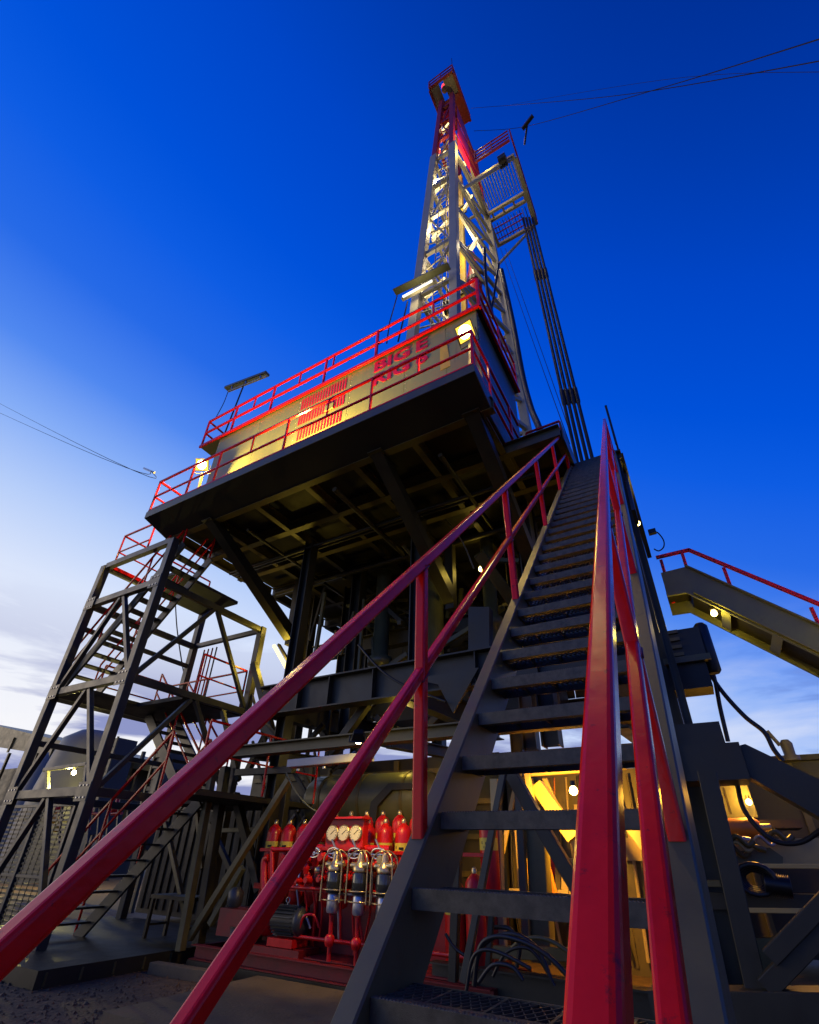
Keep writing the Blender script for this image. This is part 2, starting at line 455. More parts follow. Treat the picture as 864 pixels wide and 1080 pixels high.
# deck plates
ys = [5.75, 6.95, 8.15, 9.4, 10.7, 12.0, 13.3, 14.6, 16.0]
xs = [-10.48, -9.0, -7.55, -6.08, -4.78, -3.4, -2.0, -.95]
for j in range(len(ys)-1):
    for i in range(len(xs)-1):
        if i == len(xs)-2 and j < 1: continue
        b = MB(); b.box((xs[i]+.005, ys[j]+.005, 8.62), (xs[i+1]-.005, ys[j+1]-.005, 8.64)); b.build('deck_plate', M['under'], df)
for y in ys:
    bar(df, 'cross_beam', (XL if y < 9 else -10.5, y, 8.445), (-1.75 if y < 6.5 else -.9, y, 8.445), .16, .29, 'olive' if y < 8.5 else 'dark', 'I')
for x in xs:
    for j in range(len(ys)-1):
        if x > -1.8 and j < 1: continue
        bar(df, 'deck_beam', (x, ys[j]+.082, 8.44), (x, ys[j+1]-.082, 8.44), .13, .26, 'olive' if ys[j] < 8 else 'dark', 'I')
bar(df, 'side_fascia', (-.87, 7.0, 8.52), (-.87, 16.0, 8.52), .02, .46, 'olive', r=0)
# knee braces under the overhang
for x in (-8.94, -4.16, -2.13):
    b = MB(); b.plate([(x-.13, 5.60, 8.29), (x-.13, 6.05, 8.29), (x-.13, 8.95, 6.72), (x-.13, 8.82, 6.42)], (.26, 0, 0)); b.build('knee_brace', M['dark'], df)
    b = MB(); b.box((x-.10, 8.83, 6.3), (x+.10, 9.02, 8.28)); b.build('hanger_post', M['dark'], df)
    b = MB(); b.box((x-.16, 5.55, 8.275), (x+.16, 6.15, 8.298)); b.build('gusset_plate', M['dark'], df)
# railing on the overhang
px = [-10.56, -9.22, -8.28, -6.15, -3.95, -1.82]
for h, s_, nm in ((1.0, .05, 'top_rail'), (.5, .042, 'mid_rail'), (.06, .05, 'bottom_rail')):
    bar(df, nm, (-10.58, 5.04, 8.71+h), (-1.8, 5.04, 8.71+h), s_, s_, 'red', r=.008)
    bar(df, nm, (-10.56, 5.07, 8.71+h-.001), (-10.56, 5.85, 8.71+h-.001), s_, s_, 'red', r=.008)
    bar(df, nm, (-1.82, 5.07, 8.71+h-.001), (-1.82, 7.6, 8.71+h-.001), s_, s_, 'red', r=.008)
for x in px: bar(df, 'post', (x, 5.04, 8.70), (x, 5.04, 9.70), .044, .044, 'red', r=.008)
for x, w in ((-10.56, 0), (-1.82, 0)):
    bar(df, 'post', (x, 5.85, 8.70), (x, 5.85, 9.70), .044, .044, 'red', r=.008)
bar(df, 'post', (-1.82, 7.0, 8.70), (-1.82, 7.0, 9.70), .044, .044, 'red', r=.008)
for x in (-7.2, -5.05, -2.9): bar(df, 'stanchion', (x, 5.04, 9.22), (x, 5.04, 9.70), .036, .036, 'red', r=.006)
# rails at the head of the stairs
railing(df, [(-1.0, 7.95, 8.64), (-1.75, 7.95, 8.64)], 1.1, (.55,), s=.045)
railing(df, [(-.04, 8.0, 8.64), (-.04, 11.5, 8.64)], 1.1, (.55,), s=.045, m='dark')
b = MB(); b.box((-1.0, 7.93, 8.40), (.0, 9.2, 8.43)); b.build('landing_plate', M['tread'], df)
bar(df, 'landing_beam', (-1.0, 7.97, 8.30), (.0, 7.97, 8.30), .1, .2, 'olive', 'C')
bar(df, 'landing_beam', (-.02, 8.03, 8.28), (-.02, 12.0, 8.28), .1, .24, 'dark', 'I')

# ================================================================== doghouse
dh = thing('doghouse', 'cream green cabin with red lettering, red louvres and a railed roof', 'cabin', (-6.0, 7.0, 8.75))
DX0, DX1, DY = -9.98, -1.98, 5.9
ZT = 11.72
wx = [DX0, -8.35, -6.95, -5.3, -3.75, -2.72, DX1]
for i in range(len(wx)-1):
    b = MB(); b.box((wx[i]+.004, DY, 8.76), (wx[i+1]-.004, DY+.05, ZT)); b.build('wall_panel', M['cream'], dh)
    b = MB(); b.box((wx[i+1]-.014, DY+.012, 8.77), (wx[i+1]+.014, DY+.04, ZT-.01)); b.build('seam_strip', M['tank'], dh)
for x0, x1 in ((DX0, DX0+.05), (DX1-.05, DX1)):
    b = MB(); b.box((x0, DY+.052, 8.76), (x1, 8.35, ZT)); b.build('side_wall', M['tank'], dh)
b = MB(); b.box((DX0+.05, 8.352, 8.76), (DX1-.05, 8.40, ZT)); b.build('back_wall', M['cream'], dh)
b = MB(); b.box((-10.75, DY-.03, ZT+.002), (-1.90, 8.45, ZT+.05)); b.build('roof', M['dark'], dh)
bar(dh, 'roof_edge', (-10.78, DY-.06, ZT+.03), (-1.87, DY-.06, ZT+.03), .055, .09, 'red', r=.008)
bar(dh, 'roof_edge', (-1.87, DY-.03, ZT+.031), (-1.87, 8.45, ZT+.031), .055, .088, 'red', r=.008)
for h, nm in ((1.08, 'top_rail'), (.58, 'mid_rail')):
    bar(dh, nm, (-10.78, DY-.02, ZT+.05+h), (-1.90, DY-.02, ZT+.05+h), .058, .058, 'red', r=.008)
    bar(dh, nm, (-1.90, DY+.01, ZT+.05+h-.002), (-1.90, 8.4, ZT+.05+h-.002), .05, .05, 'red', r=.008)
    bar(dh, nm, (-10.78, DY+.01, ZT+.05+h-.002), (-10.78, 7.2, ZT+.05+h-.002), .05, .05, 'red', r=.008)
for x, big in ((-10.78, 1), (-9.55, 1), (-8.05, 1), (-6.2, 1), (-5.95, 0), (-4.58, 1), (-3.0, 0), (-1.90, 1), (-7.1, 0), (-8.8, 0)):
    if big: bar(dh, 'roof_post', (x, DY-.02, ZT+.05), (x, DY-.02, ZT+1.12), .07 if x > -5 else .052, .05, 'red', r=.008)
    else: bar(dh, 'stanchion', (x, DY-.02, ZT+.66), (x, DY-.02, ZT+1.12), .04, .04, 'red', r=.006)
for y in (7.2, 8.4): bar(dh, 'roof_post', (-1.90, y, ZT+.05), (-1.90, y, ZT+1.12), .046, .046, 'red', r=.008)
# louvres: three rows of red slats
for z0, z1, xa, xb, n in ((11.22, 11.60, -6.86, -5.40, 17), (10.66, 11.04, -6.86, -5.40, 17), (10.10, 10.44, -6.80, -5.42, 15)):
    for k in range(n):
        x = xa+(xb-xa)*(k+.5)/n
        b = MB(); b.plate([(x-.024, DY-.004, z0), (x+.024, DY-.004, z0), (x+.024, DY-.004, z1), (x-.024, DY-.004, z1)], (.0, -.008, 0)); b.build('louvre_slat', M['letter'], dh)
b = MB(); b.box((-5.98, DY-.045, 10.68), (-5.72, DY-.004, 10.86)); b.build('data_plate', M['cream'], dh)
def text(body, name, x, z, h, wide, parent, y, m):
    cu = bpy.data.curves.new('lettering', 'FONT'); cu.body = body; cu.size = h/.69; cu.offset = .016; cu.extrude = .006
    cu.resolution_u = 3
    tmp = bpy.data.objects.new('tmp', cu); COL.objects.link(tmp)
    dg = bpy.context.evaluated_depsgraph_get(); me = bpy.data.meshes.new_from_object(tmp.evaluated_get(dg))
    bpy.data.objects.remove(tmp)
    xsv = [v.co.x for v in me.vertices]; x0, x1 = min(xsv), max(xsv)
    zs = [v.co.y for v in me.vertices]; q0, q1 = min(zs), max(zs)
    for v in me.vertices:
        a, bb, c = v.co
        v.co = ((a-x0)/(x1-x0)*wide, -c, (bb-q0)/(q1-q0)*h)
    me.materials.clear(); me.materials.append(m)
    o = bpy.data.objects.new(name, me); COL.objects.link(o)
    o.parent = parent; o.location = V((x, y, z))-base_of(parent)
    return o
cxs = {'B': (-4.60, .36), 'I': (-4.18, .10), 'G': (-4.02, .38)}
text('BIG', 'lettering', -4.60, 11.27, .38, .98, dh, DY-.008, M['letter'])
text('E', 'lettering', -3.46, 11.27, .38, .30, dh, DY-.008, M['letter'])
text('RIG', 'lettering', -4.60, 10.78, .38, .98, dh, DY-.008, M['letter'])
text('6', 'lettering', -3.46, 10.78, .38, .30, dh, DY-.008, M['letter'])
b = MB(); b.box((-2.62, DY-.03, 8.77), (-2.10, DY-.006, 10.9)); dd = b.build('door', M['cream'], dh)
b = MB(); b.box((-2.55, DY-.055, 9.75), (-2.50, DY-.031, 9.95)); b.build('handle', M['galv'], dd)
b = MB(); b.plate([(-2.86, DY-.008, 10.25), (-2.62, DY-.008, 10.25), (-2.70, DY-.008, 11.15), (-2.86, DY-.008, 11.15)], (0, -.006, 0)); b.build('painted_light_wedge', M['yellow'], dh)  # wedge of floodlight on the wall, put in as yellow colour
rv = MB()
for x in wx:
    for k in range(12): rv.lathe((x+.035, DY-.001, 9.9+k*.15), (0, -1, 0), [(0, .011), (.007, .008)], 6)
tag(rv.build('rivets', M['galv'], dh), kind='stuff')
b = MB(); b.box((-9.9, DY-.05, 8.8), (-9.3, DY-.004, 9.5)); b.build('vent_box', M['galv'], dh)

# ================================================================== floodlights on the drill floor, the low one assumed
def floodlight(loc, aim, label, power, size=.30, post=None, col=WARM, spotsize=140, glow=None, name='floodlight', h=.22):
    loc = V(loc); d = (V(aim)-loc).normalized()
    t = thing(name, label, 'floodlight', tuple(post) if post else tuple(loc))
    s = d.cross(V((0, 0, 1))).normalized(); u = s.cross(d)
    b = MB(); a0 = loc-d*.02
    q = [a0+s*(size/2)*i+u*(h/2)*j for i, j in ((-1, -1), (1, -1), (1, 1), (-1, 1))]
    bk = [a0-d*.12+s*(size/3)*i+u*(h/3)*j for i, j in ((-1, -1), (1, -1), (1, 1), (-1, 1))]
    b.add(q+bk, [(4, 5, 6, 7), (0, 1, 5, 4), (1, 2, 6, 5), (2, 3, 7, 6), (3, 0, 4, 7)]); b.build('housing', M['black'], t)
    b = MB(); b.plate([p*.9+loc*.1+d*.006 for p in q], d*-.004); b.build('reflector', glow or E_REFL, t)
    b = MB(); b.lathe(loc+d*.004, d, [(0, min(size, h)*.36), (.03, min(size, h)*.33), (.05, min(size, h)*.2)], 16); b.build('lens', E_FLOOD, t)
    b = MB(); b.tube([loc-s*(size/2+.02)-d*.06, loc-s*(size/2+.02)-d*.06-u*(h/2+.06), loc+s*(size/2+.02)-d*.06-u*(h/2+.06), loc+s*(size/2+.02)-d*.06], .012, 6); b.build('bracket', M['black'], t)
    if post: bar(t, 'lamp_post', post, loc-d*.06-u*(h/2+.06), .06, .06, 'olive', r=.008)
    if spotsize > 160: light('lamp_light', loc+d*.16, power, col, t, .09)
    else: light('lamp_light', loc+d*.06, power, col, t, .10, spot=loc+d*2, size=spotsize, blend=.6)
    return t
floodlight((-2.05, 5.34, 10.25), (-2.3, 3.0, 8.6), 'glaring floodlight on the corner post beside the red lettering', 700, .36, (-2.05, 5.42, 8.76), spotsize=158, h=.36)
floodlight((-9.30, 5.24, 9.92), (-8.2, 3.4, 8.6), 'glaring floodlight on the olive post at the far end of the cabin wall', 420, .34, (-9.25, 5.34, 8.76), spotsize=165, h=.32)
floodlight((-6.15, 5.32, 8.98), (-5.75, 5.95, 10.9), 'assumed low floodlight added behind the toe plate, shining up at the red louvres', 1050, .30, None, spotsize=158, h=.14)  # unseen lamp, assumed and added to brighten the cabin wall
# fluorescent lamp on a pole beyond the roof rail
t = thing('pole_lamp', 'unlit strip lamp on a thin pole above the roof rail', 'lamp', tuple(P(236, 443, y=6.6)))
bar(t, 'pole', P(232, 470, y=6.6), P(258, 404, y=6.6), .05, m='dark', prof='O')
b = MB(); b.beam(P(239, 410, y=6.6), P(282, 394, y=6.6), .20, .10, .02); b.build('housing', M['tank'], t)
b = MB(); b.tube([P(241, 413, y=6.58), P(281, 397, y=6.58)], .035, 8); b.build('tube', M['white'], t)
for f in (.15, .5, .85):
    c = P(239, 410, y=6.55).lerp(P(282, 394, y=6.55), f); b = MB(); b.tube([c, c+V((0, 0, -.14))], .03, 8); b.build('clamp', M['galv'], t)
b = MB(); b.tube(curve([P(241, 412, y=6.6), P(236, 425, y=6.6), P(228, 440, y=6.6)]), .014, 6); b.build('cable', M['rubber'], t)
t = thing('roof_vent_pipe', 'dark stub vent pipe with cap standing on the cabin roof', 'vent', (-9.1, 6.4, ZT+.05))
b = MB(); b.lathe((-9.1, 6.4, ZT+.05), (0, 0, 1), [(0, .14), (.42, .14)]); b.build('pipe', M['black'], t)
b = MB(); b.lathe((-9.1, 6.4, ZT+.47), (0, 0, 1), [(0, .19), (.06, .19), (.14, .05)]); b.build('cap', M['black'], t)

# ================================================================== stair tower
stt = thing('stair_tower', 'open braced steel stair tower with switchback flights beside the drill floor', 'stair tower', (-11.25, 7.1, 0))
TX0, TX1, TY0, TY1 = -12.65, -9.86, 5.5, 8.7
ZL = [.22, 2.46, 4.58, 6.82, 7.94]
b = MB(); b.box((-13.2, 4.7, 0), (-8.25, 9.0, .20)); b.build('base_skid', M['dark'], stt)
for i in range(9):
    y = 4.8+i*.48; b = MB(); b.box((-8.249, y, .03), (-8.235, y+.03, .17)); b.build('skid_rib', M['olive'], stt)
for x in (TX0, TX1):
    for y in (TY0, TY1):
        bar(stt, 'leg', (x, y, .2), (x, y, 7.96 if (x, y) != (TX1, TY1) else 6.9), .19, .17, 'tower', r=.012)
for z in ZL[1:]:
    if z < 7.9 or True:
        bar(stt, 'beam', (TX0+.098, TY0, z), (TX1-.098, TY0, z), .13, .16, 'tower', r=.01)
    if z < 7:
        bar(stt, 'beam', (TX0+.098, TY1, z), (TX1-.098, TY1, z), .10, .13, 'tower', r=.008)
        bar(stt, 'beam', (TX1, TY0+.088, z-.004), (TX1, TY1-.088, z-.004), .12, .15, 'tower', r=.008)
    bar(stt, 'beam', (TX0, TY0+.088, z-.004), (TX0, TY1-.088, z-.004), .12, .15, 'tower', r=.008)
bar(stt, 'beam', (TX0, TY0+.088, 6.2), (TX0, TY1-.088, 6.2), .09, .11, 'tower', r=.008)
bar(stt, 'beam', (TX0, TY0+.088, 3.5), (TX0, TY1-.088, 3.5), .09, .11, 'tower', r=.008)
XM, YM = (TX0+TX1)/2, (TY0+TY1)/2
for z0, z1 in ((ZL[1], ZL[2]), (ZL[2], ZL[3]), (ZL[0], ZL[1])):
    w = .095
    bar(stt, 'brace', (XM-.06, TY0+.012, z1-.08), (TX0+.1, TY0+.012, z0+.1), w, w, 'tower', r=.008)
    bar(stt, 'brace', (XM+.06, TY0+.012, z1-.08), (TX1-.1, TY0+.012, z0+.1), w, w, 'tower', r=.008)
    if z0 > 1:
        bar(stt, 'brace', (TX1+.01, YM-.06, z1-.08), (TX1+.01, TY0+.1, z0+.1), w, w, 'tower', r=.008)
        bar(stt, 'brace', (TX1+.01, YM+.06, z1-.08), (TX1+.01, TY1-.1, z0+.1), w, w, 'tower', r=.008)
for z in ZL[1:4]:
    for x, sx in ((TX0, 1), (TX1, -1)):
        b = MB(); xa, xb = sorted((x-sx*.08, x+sx*.30)); b.box((xa, TY0-.094, z-.17), (xb, TY0-.086, z+.15)); gpl = b.build('gusset_plate', M['tower'], stt)
        bb = MB()
        for i in range(3):
            for j in (-1, 1): bb.lathe((x+sx*(.0+.11*i), TY0-.094, z-.01+j*.10), (0, -1, 0), [(0, .018), (.014, .018)], 6)
        bb.build('bolt', M['galv'], gpl)
def flight(parent, x0, z0, x1, z1, ya, yb, n=None, m='tower'):
    d = V((x1-x0, 0, z1-z0)).normalized(); un = V((-d.z, 0, d.x)); un = un if un.z > 0 else -un
    for y in (ya, yb): bar(parent, 'stringer', V((x0, y, z0))-un*.1, V((x1, y, z1))-un*.1, .05, .24, m, r=.006, upv=un)
    n = n or max(3, round(abs(z1-z0)/.24))
    tb = MB(); tb.box((-.12, ya+.026, -.035), (.12, yb-.026, 0)); me = tb.mesh('tread', M['dark'])
    for k in range(1, n):
        f = k/n; inst(me, 'tread', parent, (x0+(x1-x0)*f, 0, z0+(z1-z0)*f-.03))
    for y in (ya, yb):
        for h, s_, nm in ((1.0, .042, 'top_rail'), (.5, .036, 'mid_rail')):
            bar(parent, nm, (x0, y, z0+h), (x1, y, z1+h), s_, s_, 'red', r=.006)
        k = max(2, round(abs(x1-x0)/1.1))
        for i in range(k+1):
            f = i/k; x, z = x0+(x1-x0)*f, z0+(z1-z0)*f
            bar(parent, 'post', (x, y, z-.03), (x, y, z+.985), .036, .036, 'red', r=.006)
flight(stt, -13.05, 4.62, -9.75, 7.95, 5.66, 6.46)
flight(stt, -9.86, 2.47, -12.1, 4.57, 7.6, 8.45)
flight(stt, -10.9, .22, -8.35, 2.44, 5.8, 6.65)
def landing(parent, x0, y0, x1, y1, z, m='under'):
    b = MB(); b.box((x0, y0, z-.09), (x1, y1, z)); b.build('landing', M[m], parent)
landing(stt, -12.55, 6.5, -11.0, 8.6, 7.93)
landing(stt, -13.1, 5.60, -11.6, 8.6, 4.60)
landing(stt, -11.6, 6.9, -9.96, 8.6, 4.58)
landing(stt, -8.33, 5.7, -7.25, 8.6, 2.44)
landing(stt, -9.75, 6.9, -8.34, 8.6, 2.438)
railing(stt, [(-11.2, 5.62, 7.94), (-12.56, 5.62, 7.94), (-12.56, 8.58, 7.94)], 1.05, (.52,), s=.045, kick=.1)
railing(stt, [(-13.05, 6.6, 4.6), (-13.05, 8.6, 4.6), (-10.0, 8.6, 4.6)], 1.05, (.52,), s=.045, kick=.12)
railing(stt, [(-10.0, 8.6, 4.6), (-9.98, 7.2, 4.6)], 1.05, (.52,), s=.045)
railing(stt, [(-7.2, 5.65, 2.44), (-7.2, 8.55, 2.44)], 1.05, (.52,), s=.04)
# ladder cage bars, red, behind the tower's back leg
for dx in (0, .18, .36, .54):
    bar(stt, 'guard_bar', (-12.4+dx, 8.9, 4.7), (-12.4+dx, 8.9, 6.75), .035, .035, 'red' if dx < .5 else 'dark', r=.005)

# ================================================================== substructure
ss = thing('substructure', 'dark steel substructure of columns, girders and braces under the drill floor', 'substructure', (-5.0, 9.0, 0))
def S(name, u1, v1, u2, v2, y, w, h=None, m='dark', prof=None, y2=None, upv=(0, 1, 0)):
    return bar(ss, name, P(u1, v1, y=y), P(u2, v2, y=y2 or y), w, h or w, m, prof, .006, upv)
def hbeam(name, x0, x1, y, z, w, h, m='dark', prof='I'): bar(ss, name, (x0, y, z), (x1, y, z), w, h, m, prof)
# long front girder and the lower flanged beam
hbeam('girder', -7.75, -.40, 7.2, 4.22, .30, .60)
for x in (-7.4, -6.65, -5.9, -4.9, -3.9, -2.9, -1.9):
    b = MB(); b.box((x-.008, 7.06, 3.96), (x+.008, 7.19, 4.48)); b.build('stiffener', M['dark'], ss)
hbeam('lower_beam', -8.3, -.40, 7.0, 3.24, .24, .20, 'olive')
hbeam('rear_girder', -9.0, -.6, 12.5, 4.7, .30, .55)
hbeam('rear_lower_beam', -9.0, -.6, 12.5, 3.75, .24, .22)
hbeam('mid_girder', -9.0, -.6, 10.0, 6.4, .26, .42)
for x in (-7.6, -4.5, -.9):
    bar(ss, 'spreader_beam', (x, 7.36, 4.2), (x, 12.36, 4.4), .26, .5, 'dark', 'I')
    bar(ss, 'spreader_beam', (x, 7.16, 3.2), (x, 12.36, 3.6), .2, .2, 'dark', 'I')
# columns
for x, y, z0, z1, w in ((-7.35, 7.55, .2, 8.28, .24), (-4.45, 7.9, 4.5, 8.28, .26), (-8.9, 12.3, 0, 8.3, .32), (-6.2, 12.3, 0, 8.3, .3), (-4.0, 12.3, 0, 8.3, .3), (-1.0, 12.3, 0, 8.3, .32),
                        (-9.3, 10.0, 3.5, 8.3, .26), (-7.9, 10.0, 3.6, 8.3, .28), (-7.0, 9.2, 3.6, 8.3, .30), (-2.2, 8.6, 3.2, 8.3, .30), (-3.1, 10.4, 3.5, 8.3, .3),
                        (-.32, 8.35, .1, 8.2, .30), (-.26, 10.6, .1, 8.2, .30)):
    bar(ss, 'column', (x, y, z0), (x, y, z1), w, w, 'dark', 'I', upv=(1, 0, 0))
# front posts, feet and struts at the accumulator end
S('post', 238, 809, 209, 996, 7.35, .16)
S('post', 225, 812, 190, 1003, 6.75, .12, m='olive')
S('strut', 305, 822, 200, 990, 6.85, .10, m='olive')
S('strut', 256, 915, 222, 975, 7.3, .10, m='tank')
S('strut', 248, 838, 274, 940, 7.45, .14)
S('strut', 175, 868, 196, 965, 7.6, .09, m='olive')
S('shelf_beam', 232, 876, 300, 874, 8.0, .08, m='tank')
S('shelf_beam', 250, 815, 310, 812, 7.3, .12, m='dark')
S('post', 303, 826, 292, 905, 7.7, .14, m='dark')
# struts between the girders, sky shows through
for u1, v1, u2, v2, y in ((268, 700, 292, 792, 8.2), (352, 792, 388, 742, 7.6), (300, 792, 268, 752, 7.8), (418, 785, 398, 756, 9.5), (330, 752, 352, 796, 9.6), (440, 778, 470, 748, 9.6), (250, 800, 268, 760, 9.6), (283, 770, 262, 812, 9.8)):
    S('strut', u1, v1, u2, v2, y, .15)
# dark tangle under the deck
rng = random.Random(3)
for i in range(84):
    x = rng.uniform(-8.8, -1.2); y = rng.uniform(8.8, 12.0); z = rng.uniform(4.7, 8.0)
    k = rng.choice((0, 1, 2))
    d = (V((rng.uniform(.8, 1.8), 0, rng.uniform(-.7, .9))), V((0, rng.uniform(.7, 1.6), rng.uniform(-.3, .6))), V((rng.uniform(-.2, .3), 0, rng.uniform(1, 2.2))))[k]
    q = V((x, y, z))+d; q.z = min(q.z, 8.25)
    bar(ss, 'lattice_bar', (x, y, z), q, rng.choice((.06, .08, .1)), None, rng.choice(('olive', 'dark', 'tank')), r=0)
S('strut', 425, 575, 470, 628, 8.4, .08, m='olive', y2=9.5)
S('strut', 430, 690, 392, 716, 9.5, .12, m='olive')
S('strut', 403, 637, 430, 662, 9.5, .12, m='dark')
S('strut', 505, 584, 545, 640, 8.2, .24, m='olive', y2=9.2)
S('cleat', 503, 590, 548, 592, 8.6, .1, m='tank')
for i, (xa, xb) in enumerate(((-9.3, -7.6), (-7.58, -5.9), (-5.88, -4.2), (-4.18, -2.5), (-2.48, -.62))):
    b = MB(); b.box((xa, 12.55, 5.05), (xb, 12.6, 8.28)); b.build('wind_panel', M['under'], ss)
for xa, xb, z0, z1, y in ((-7.2, -5.6, 4.62, 6.2, 11.2), (-5.2, -4.6, 4.62, 7.2, 11.0), (-3.9, -2.6, 4.62, 6.0, 11.3)):
    b = MB(); b.box((xa, y, z0), (xb, y+.9, z1)); b.build('gear_case', M['dark'], ss)
for x, y, z0, z1, r_ in ((-5.0, 9.6, 4.8, 8.2, .28), (-3.4, 9.4, 5.4, 8.2, .16), (-6.4, 9.5, 5.0, 8.2, .2)):
    b = MB(); b.lathe((x, y, z0), (0, 0, 1), [(0, r_), (.5, r_), (.52, r_*1.5), (.72, r_*1.5), (.74, r_), (z1-z0, r_)], 18); b.build('riser_pipe', M['tank'], ss)
for x0, y0_, z0, x1, y1_, z1, r_ in ((-10.2, 7.5, 8.12, -1.6, 7.5, 8.12, .05), (-10.2, 7.68, 8.16, -3.2, 7.68, 8.16, .035), (-5.4, 5.95, 8.1, -5.4, 11.5, 8.05, .06), (-8.2, 6.2, 8.14, -8.2, 11.5, 8.1, .04), (-3.0, 6.1, 8.1, -3.0, 11.0, 8.1, .05), (-9.8, 8.9, 8.05, -1.5, 8.9, 8.05, .07)):
    b = MB(); b.tube([(x0, y0_, z0), (x1, y1_, z1)], r_, 8); b.build('pipe_run', M['dark'], df)
rng = random.Random(17)
for i in range(22):
    x = rng.uniform(-9.0, -7.2); y = rng.uniform(7.4, 9.6); z = rng.uniform(.4, 3.6)
    d = rng.choice((V((rng.uniform(.6, 1.2), 0, rng.uniform(.6, 1.6))), V((rng.uniform(-1.2, -.5), 0, rng.uniform(.7, 1.7))), V((0, rng.uniform(.5, 1), rng.uniform(.5, 1.5))), V((0, 0, rng.uniform(1, 2)))))
    bar(ss, 'thin_brace', (x, y, z), V((x, y, z))+d, rng.choice((.05, .07, .09)), None, rng.choice(('olive', 'dark', 'dark')), r=0)
# big plate column near the stairs
b = MB(); b.plate([P(494, 640, y=8.0), P(516, 640, y=8.0), P(516, 735, y=8.0), P(494, 735, y=8.0)], (0, .2, 0)); b.build('plate_column', M['dark'], ss)
# triangular gusset under the girder
b = MB(); b.plate([P(436, 716, y=7.0), P(505, 704, y=7.0), P(478, 752, y=7.0), P(462, 722, y=7.0)], (0, .04, 0)); b.build('gusset_plate', M['dark'], ss)
# bracing and posts behind the open treads
S('brace', 537, 812, 640, 990, 6.4, .15, m='dark')
S('brace', 531, 816, 489, 1036, 6.1, .075, m='tower')
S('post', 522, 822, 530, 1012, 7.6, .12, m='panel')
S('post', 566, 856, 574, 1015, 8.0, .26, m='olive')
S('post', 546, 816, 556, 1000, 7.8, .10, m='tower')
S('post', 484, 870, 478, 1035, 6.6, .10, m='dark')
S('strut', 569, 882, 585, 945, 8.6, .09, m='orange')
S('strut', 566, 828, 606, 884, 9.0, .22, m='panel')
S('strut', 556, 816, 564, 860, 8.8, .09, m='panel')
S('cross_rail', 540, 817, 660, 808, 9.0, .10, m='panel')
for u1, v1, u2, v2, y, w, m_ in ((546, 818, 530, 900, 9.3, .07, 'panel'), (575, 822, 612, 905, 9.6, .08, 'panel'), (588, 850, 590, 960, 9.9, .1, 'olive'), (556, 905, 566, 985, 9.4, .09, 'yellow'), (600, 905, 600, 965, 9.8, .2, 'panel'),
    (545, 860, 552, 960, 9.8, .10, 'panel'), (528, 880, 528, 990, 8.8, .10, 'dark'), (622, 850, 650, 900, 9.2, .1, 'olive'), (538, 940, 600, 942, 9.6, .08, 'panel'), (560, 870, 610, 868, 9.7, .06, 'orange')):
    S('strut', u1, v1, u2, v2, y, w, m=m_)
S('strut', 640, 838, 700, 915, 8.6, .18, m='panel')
S('strut', 520, 945, 515, 1020, 6.2, .06, m='dark')
S('ledge', 520, 1004, 640, 1008, 7.0, .12, m='olive')
hbeam('ground_beam', -3.6, .2, 6.9, .35, .2, .26, 'dark')
# right-hand side frame: corner post, box girder, slanting brace, X-bracing and ground beam
S('corner_post', 746, 815, 800, 1052, 6.2, .17, .20)
S('corner_post', 757, 835, 808, 1052, 6.45, .05, .05, m='olive')
b = MB(); b.box((-.62, 6.9, 2.40), (.36, 7.5, 2.79)); b.build('box_girder', M['dark'], ss)
b = MB(); b.box((-.55, 6.94, 2.795), (.23, 7.4, 3.04)); b.build('bearing_block', M['dark'], ss)
b = MB(); b.plate([(.365, 6.95, 2.76), (.42, 6.95, 2.77), (2.1, 6.95, 1.56), (2.1, 6.95, 1.02), (.365, 6.95, 2.42)], (0, .3, 0)); b.build('slanting_girder', M['dark'], ss)
for i, x in enumerate((-.50, -.40, -.30)):
    b = MB(); b.tube([(x, 6.86, 2.3), (x, 6.86, 3.2)], .02, 6); b.build('pipe', M['black'], ss)
S('brace', 812, 1010, 880, 940, 6.0, .12, m='dark')
S('brace', 808, 1042, 880, 968, 6.05, .14, m='dark')
S('base_beam', 690, 1062, 880, 1066, 6.1, .26, .30, m='dark')
S('cross_rail', 738, 913, 880, 914, 8.4, .05, m='panel')
S('cross_rail', 730, 932, 760, 932, 8.0, .07, m='olive')
S('cross_rail', 785, 960, 860, 961, 8.2, .05, m='panel')
S('cross_rail', 735, 1050, 800, 1052, 6.6, .06, m='panel')
b = MB(); b.plate([P(700, 940, y=8.2), P(880, 944, y=8.2), P(880, 962, y=8.2), P(700, 958, y=8.2)], (0, .2, 0)); b.build('side_girder', M['dark'], ss)
b = MB(); b.plate([P(690, 988, y=8.4), P(830, 990, y=8.4), P(835, 1040, y=8.4), P(690, 1040, y=8.4)], (0, .1, 0)); b.build('side_panel', M['olive'], ss)

# ================================================================== equipment on the stair's outer side
t = thing('winch_box', 'boxy dark winch drum housing jutting out beside the stairway', 'winch', tuple(P(720, 710, y=8.0)))
wy = 8.0
c0, c1 = P(702, 700, y=wy), P(741, 660, y=wy)
b = MB(); b.box((c0.x, wy, c0.z), (c1.x-.06, wy+.6, c1.z)); b.build('housing', M['dark'], t)
b = MB(); b.box((c0.x-.02, wy-.05, c0.z-.03), (c1.x-.02, wy-.004, c0.z+.06)); b.build('lip', M['olive'], t)
b = MB(); b.lathe((c1.x-.02, wy+.3, c0.z-.15), (0, 0, 1), [(0, .07), (.04, .10), (.75, .10), (.80, .06)]); b.build('drum', M['black'], t)
b = MB(); b.box((c0.x+.02, wy+.04, c0.z-.40), (c1.x-.10, wy+.5, c0.z-.035)); b.build('bracket', M['under'], t)
for z in (.08, .2, .32, .44): 
    b = MB(); b.box((c0.x+.05, wy-.035, c0.z+z), (c0.x+.28, wy-.002, c0.z+z+.05)); b.build('cooling_fin', M['olive'], t)
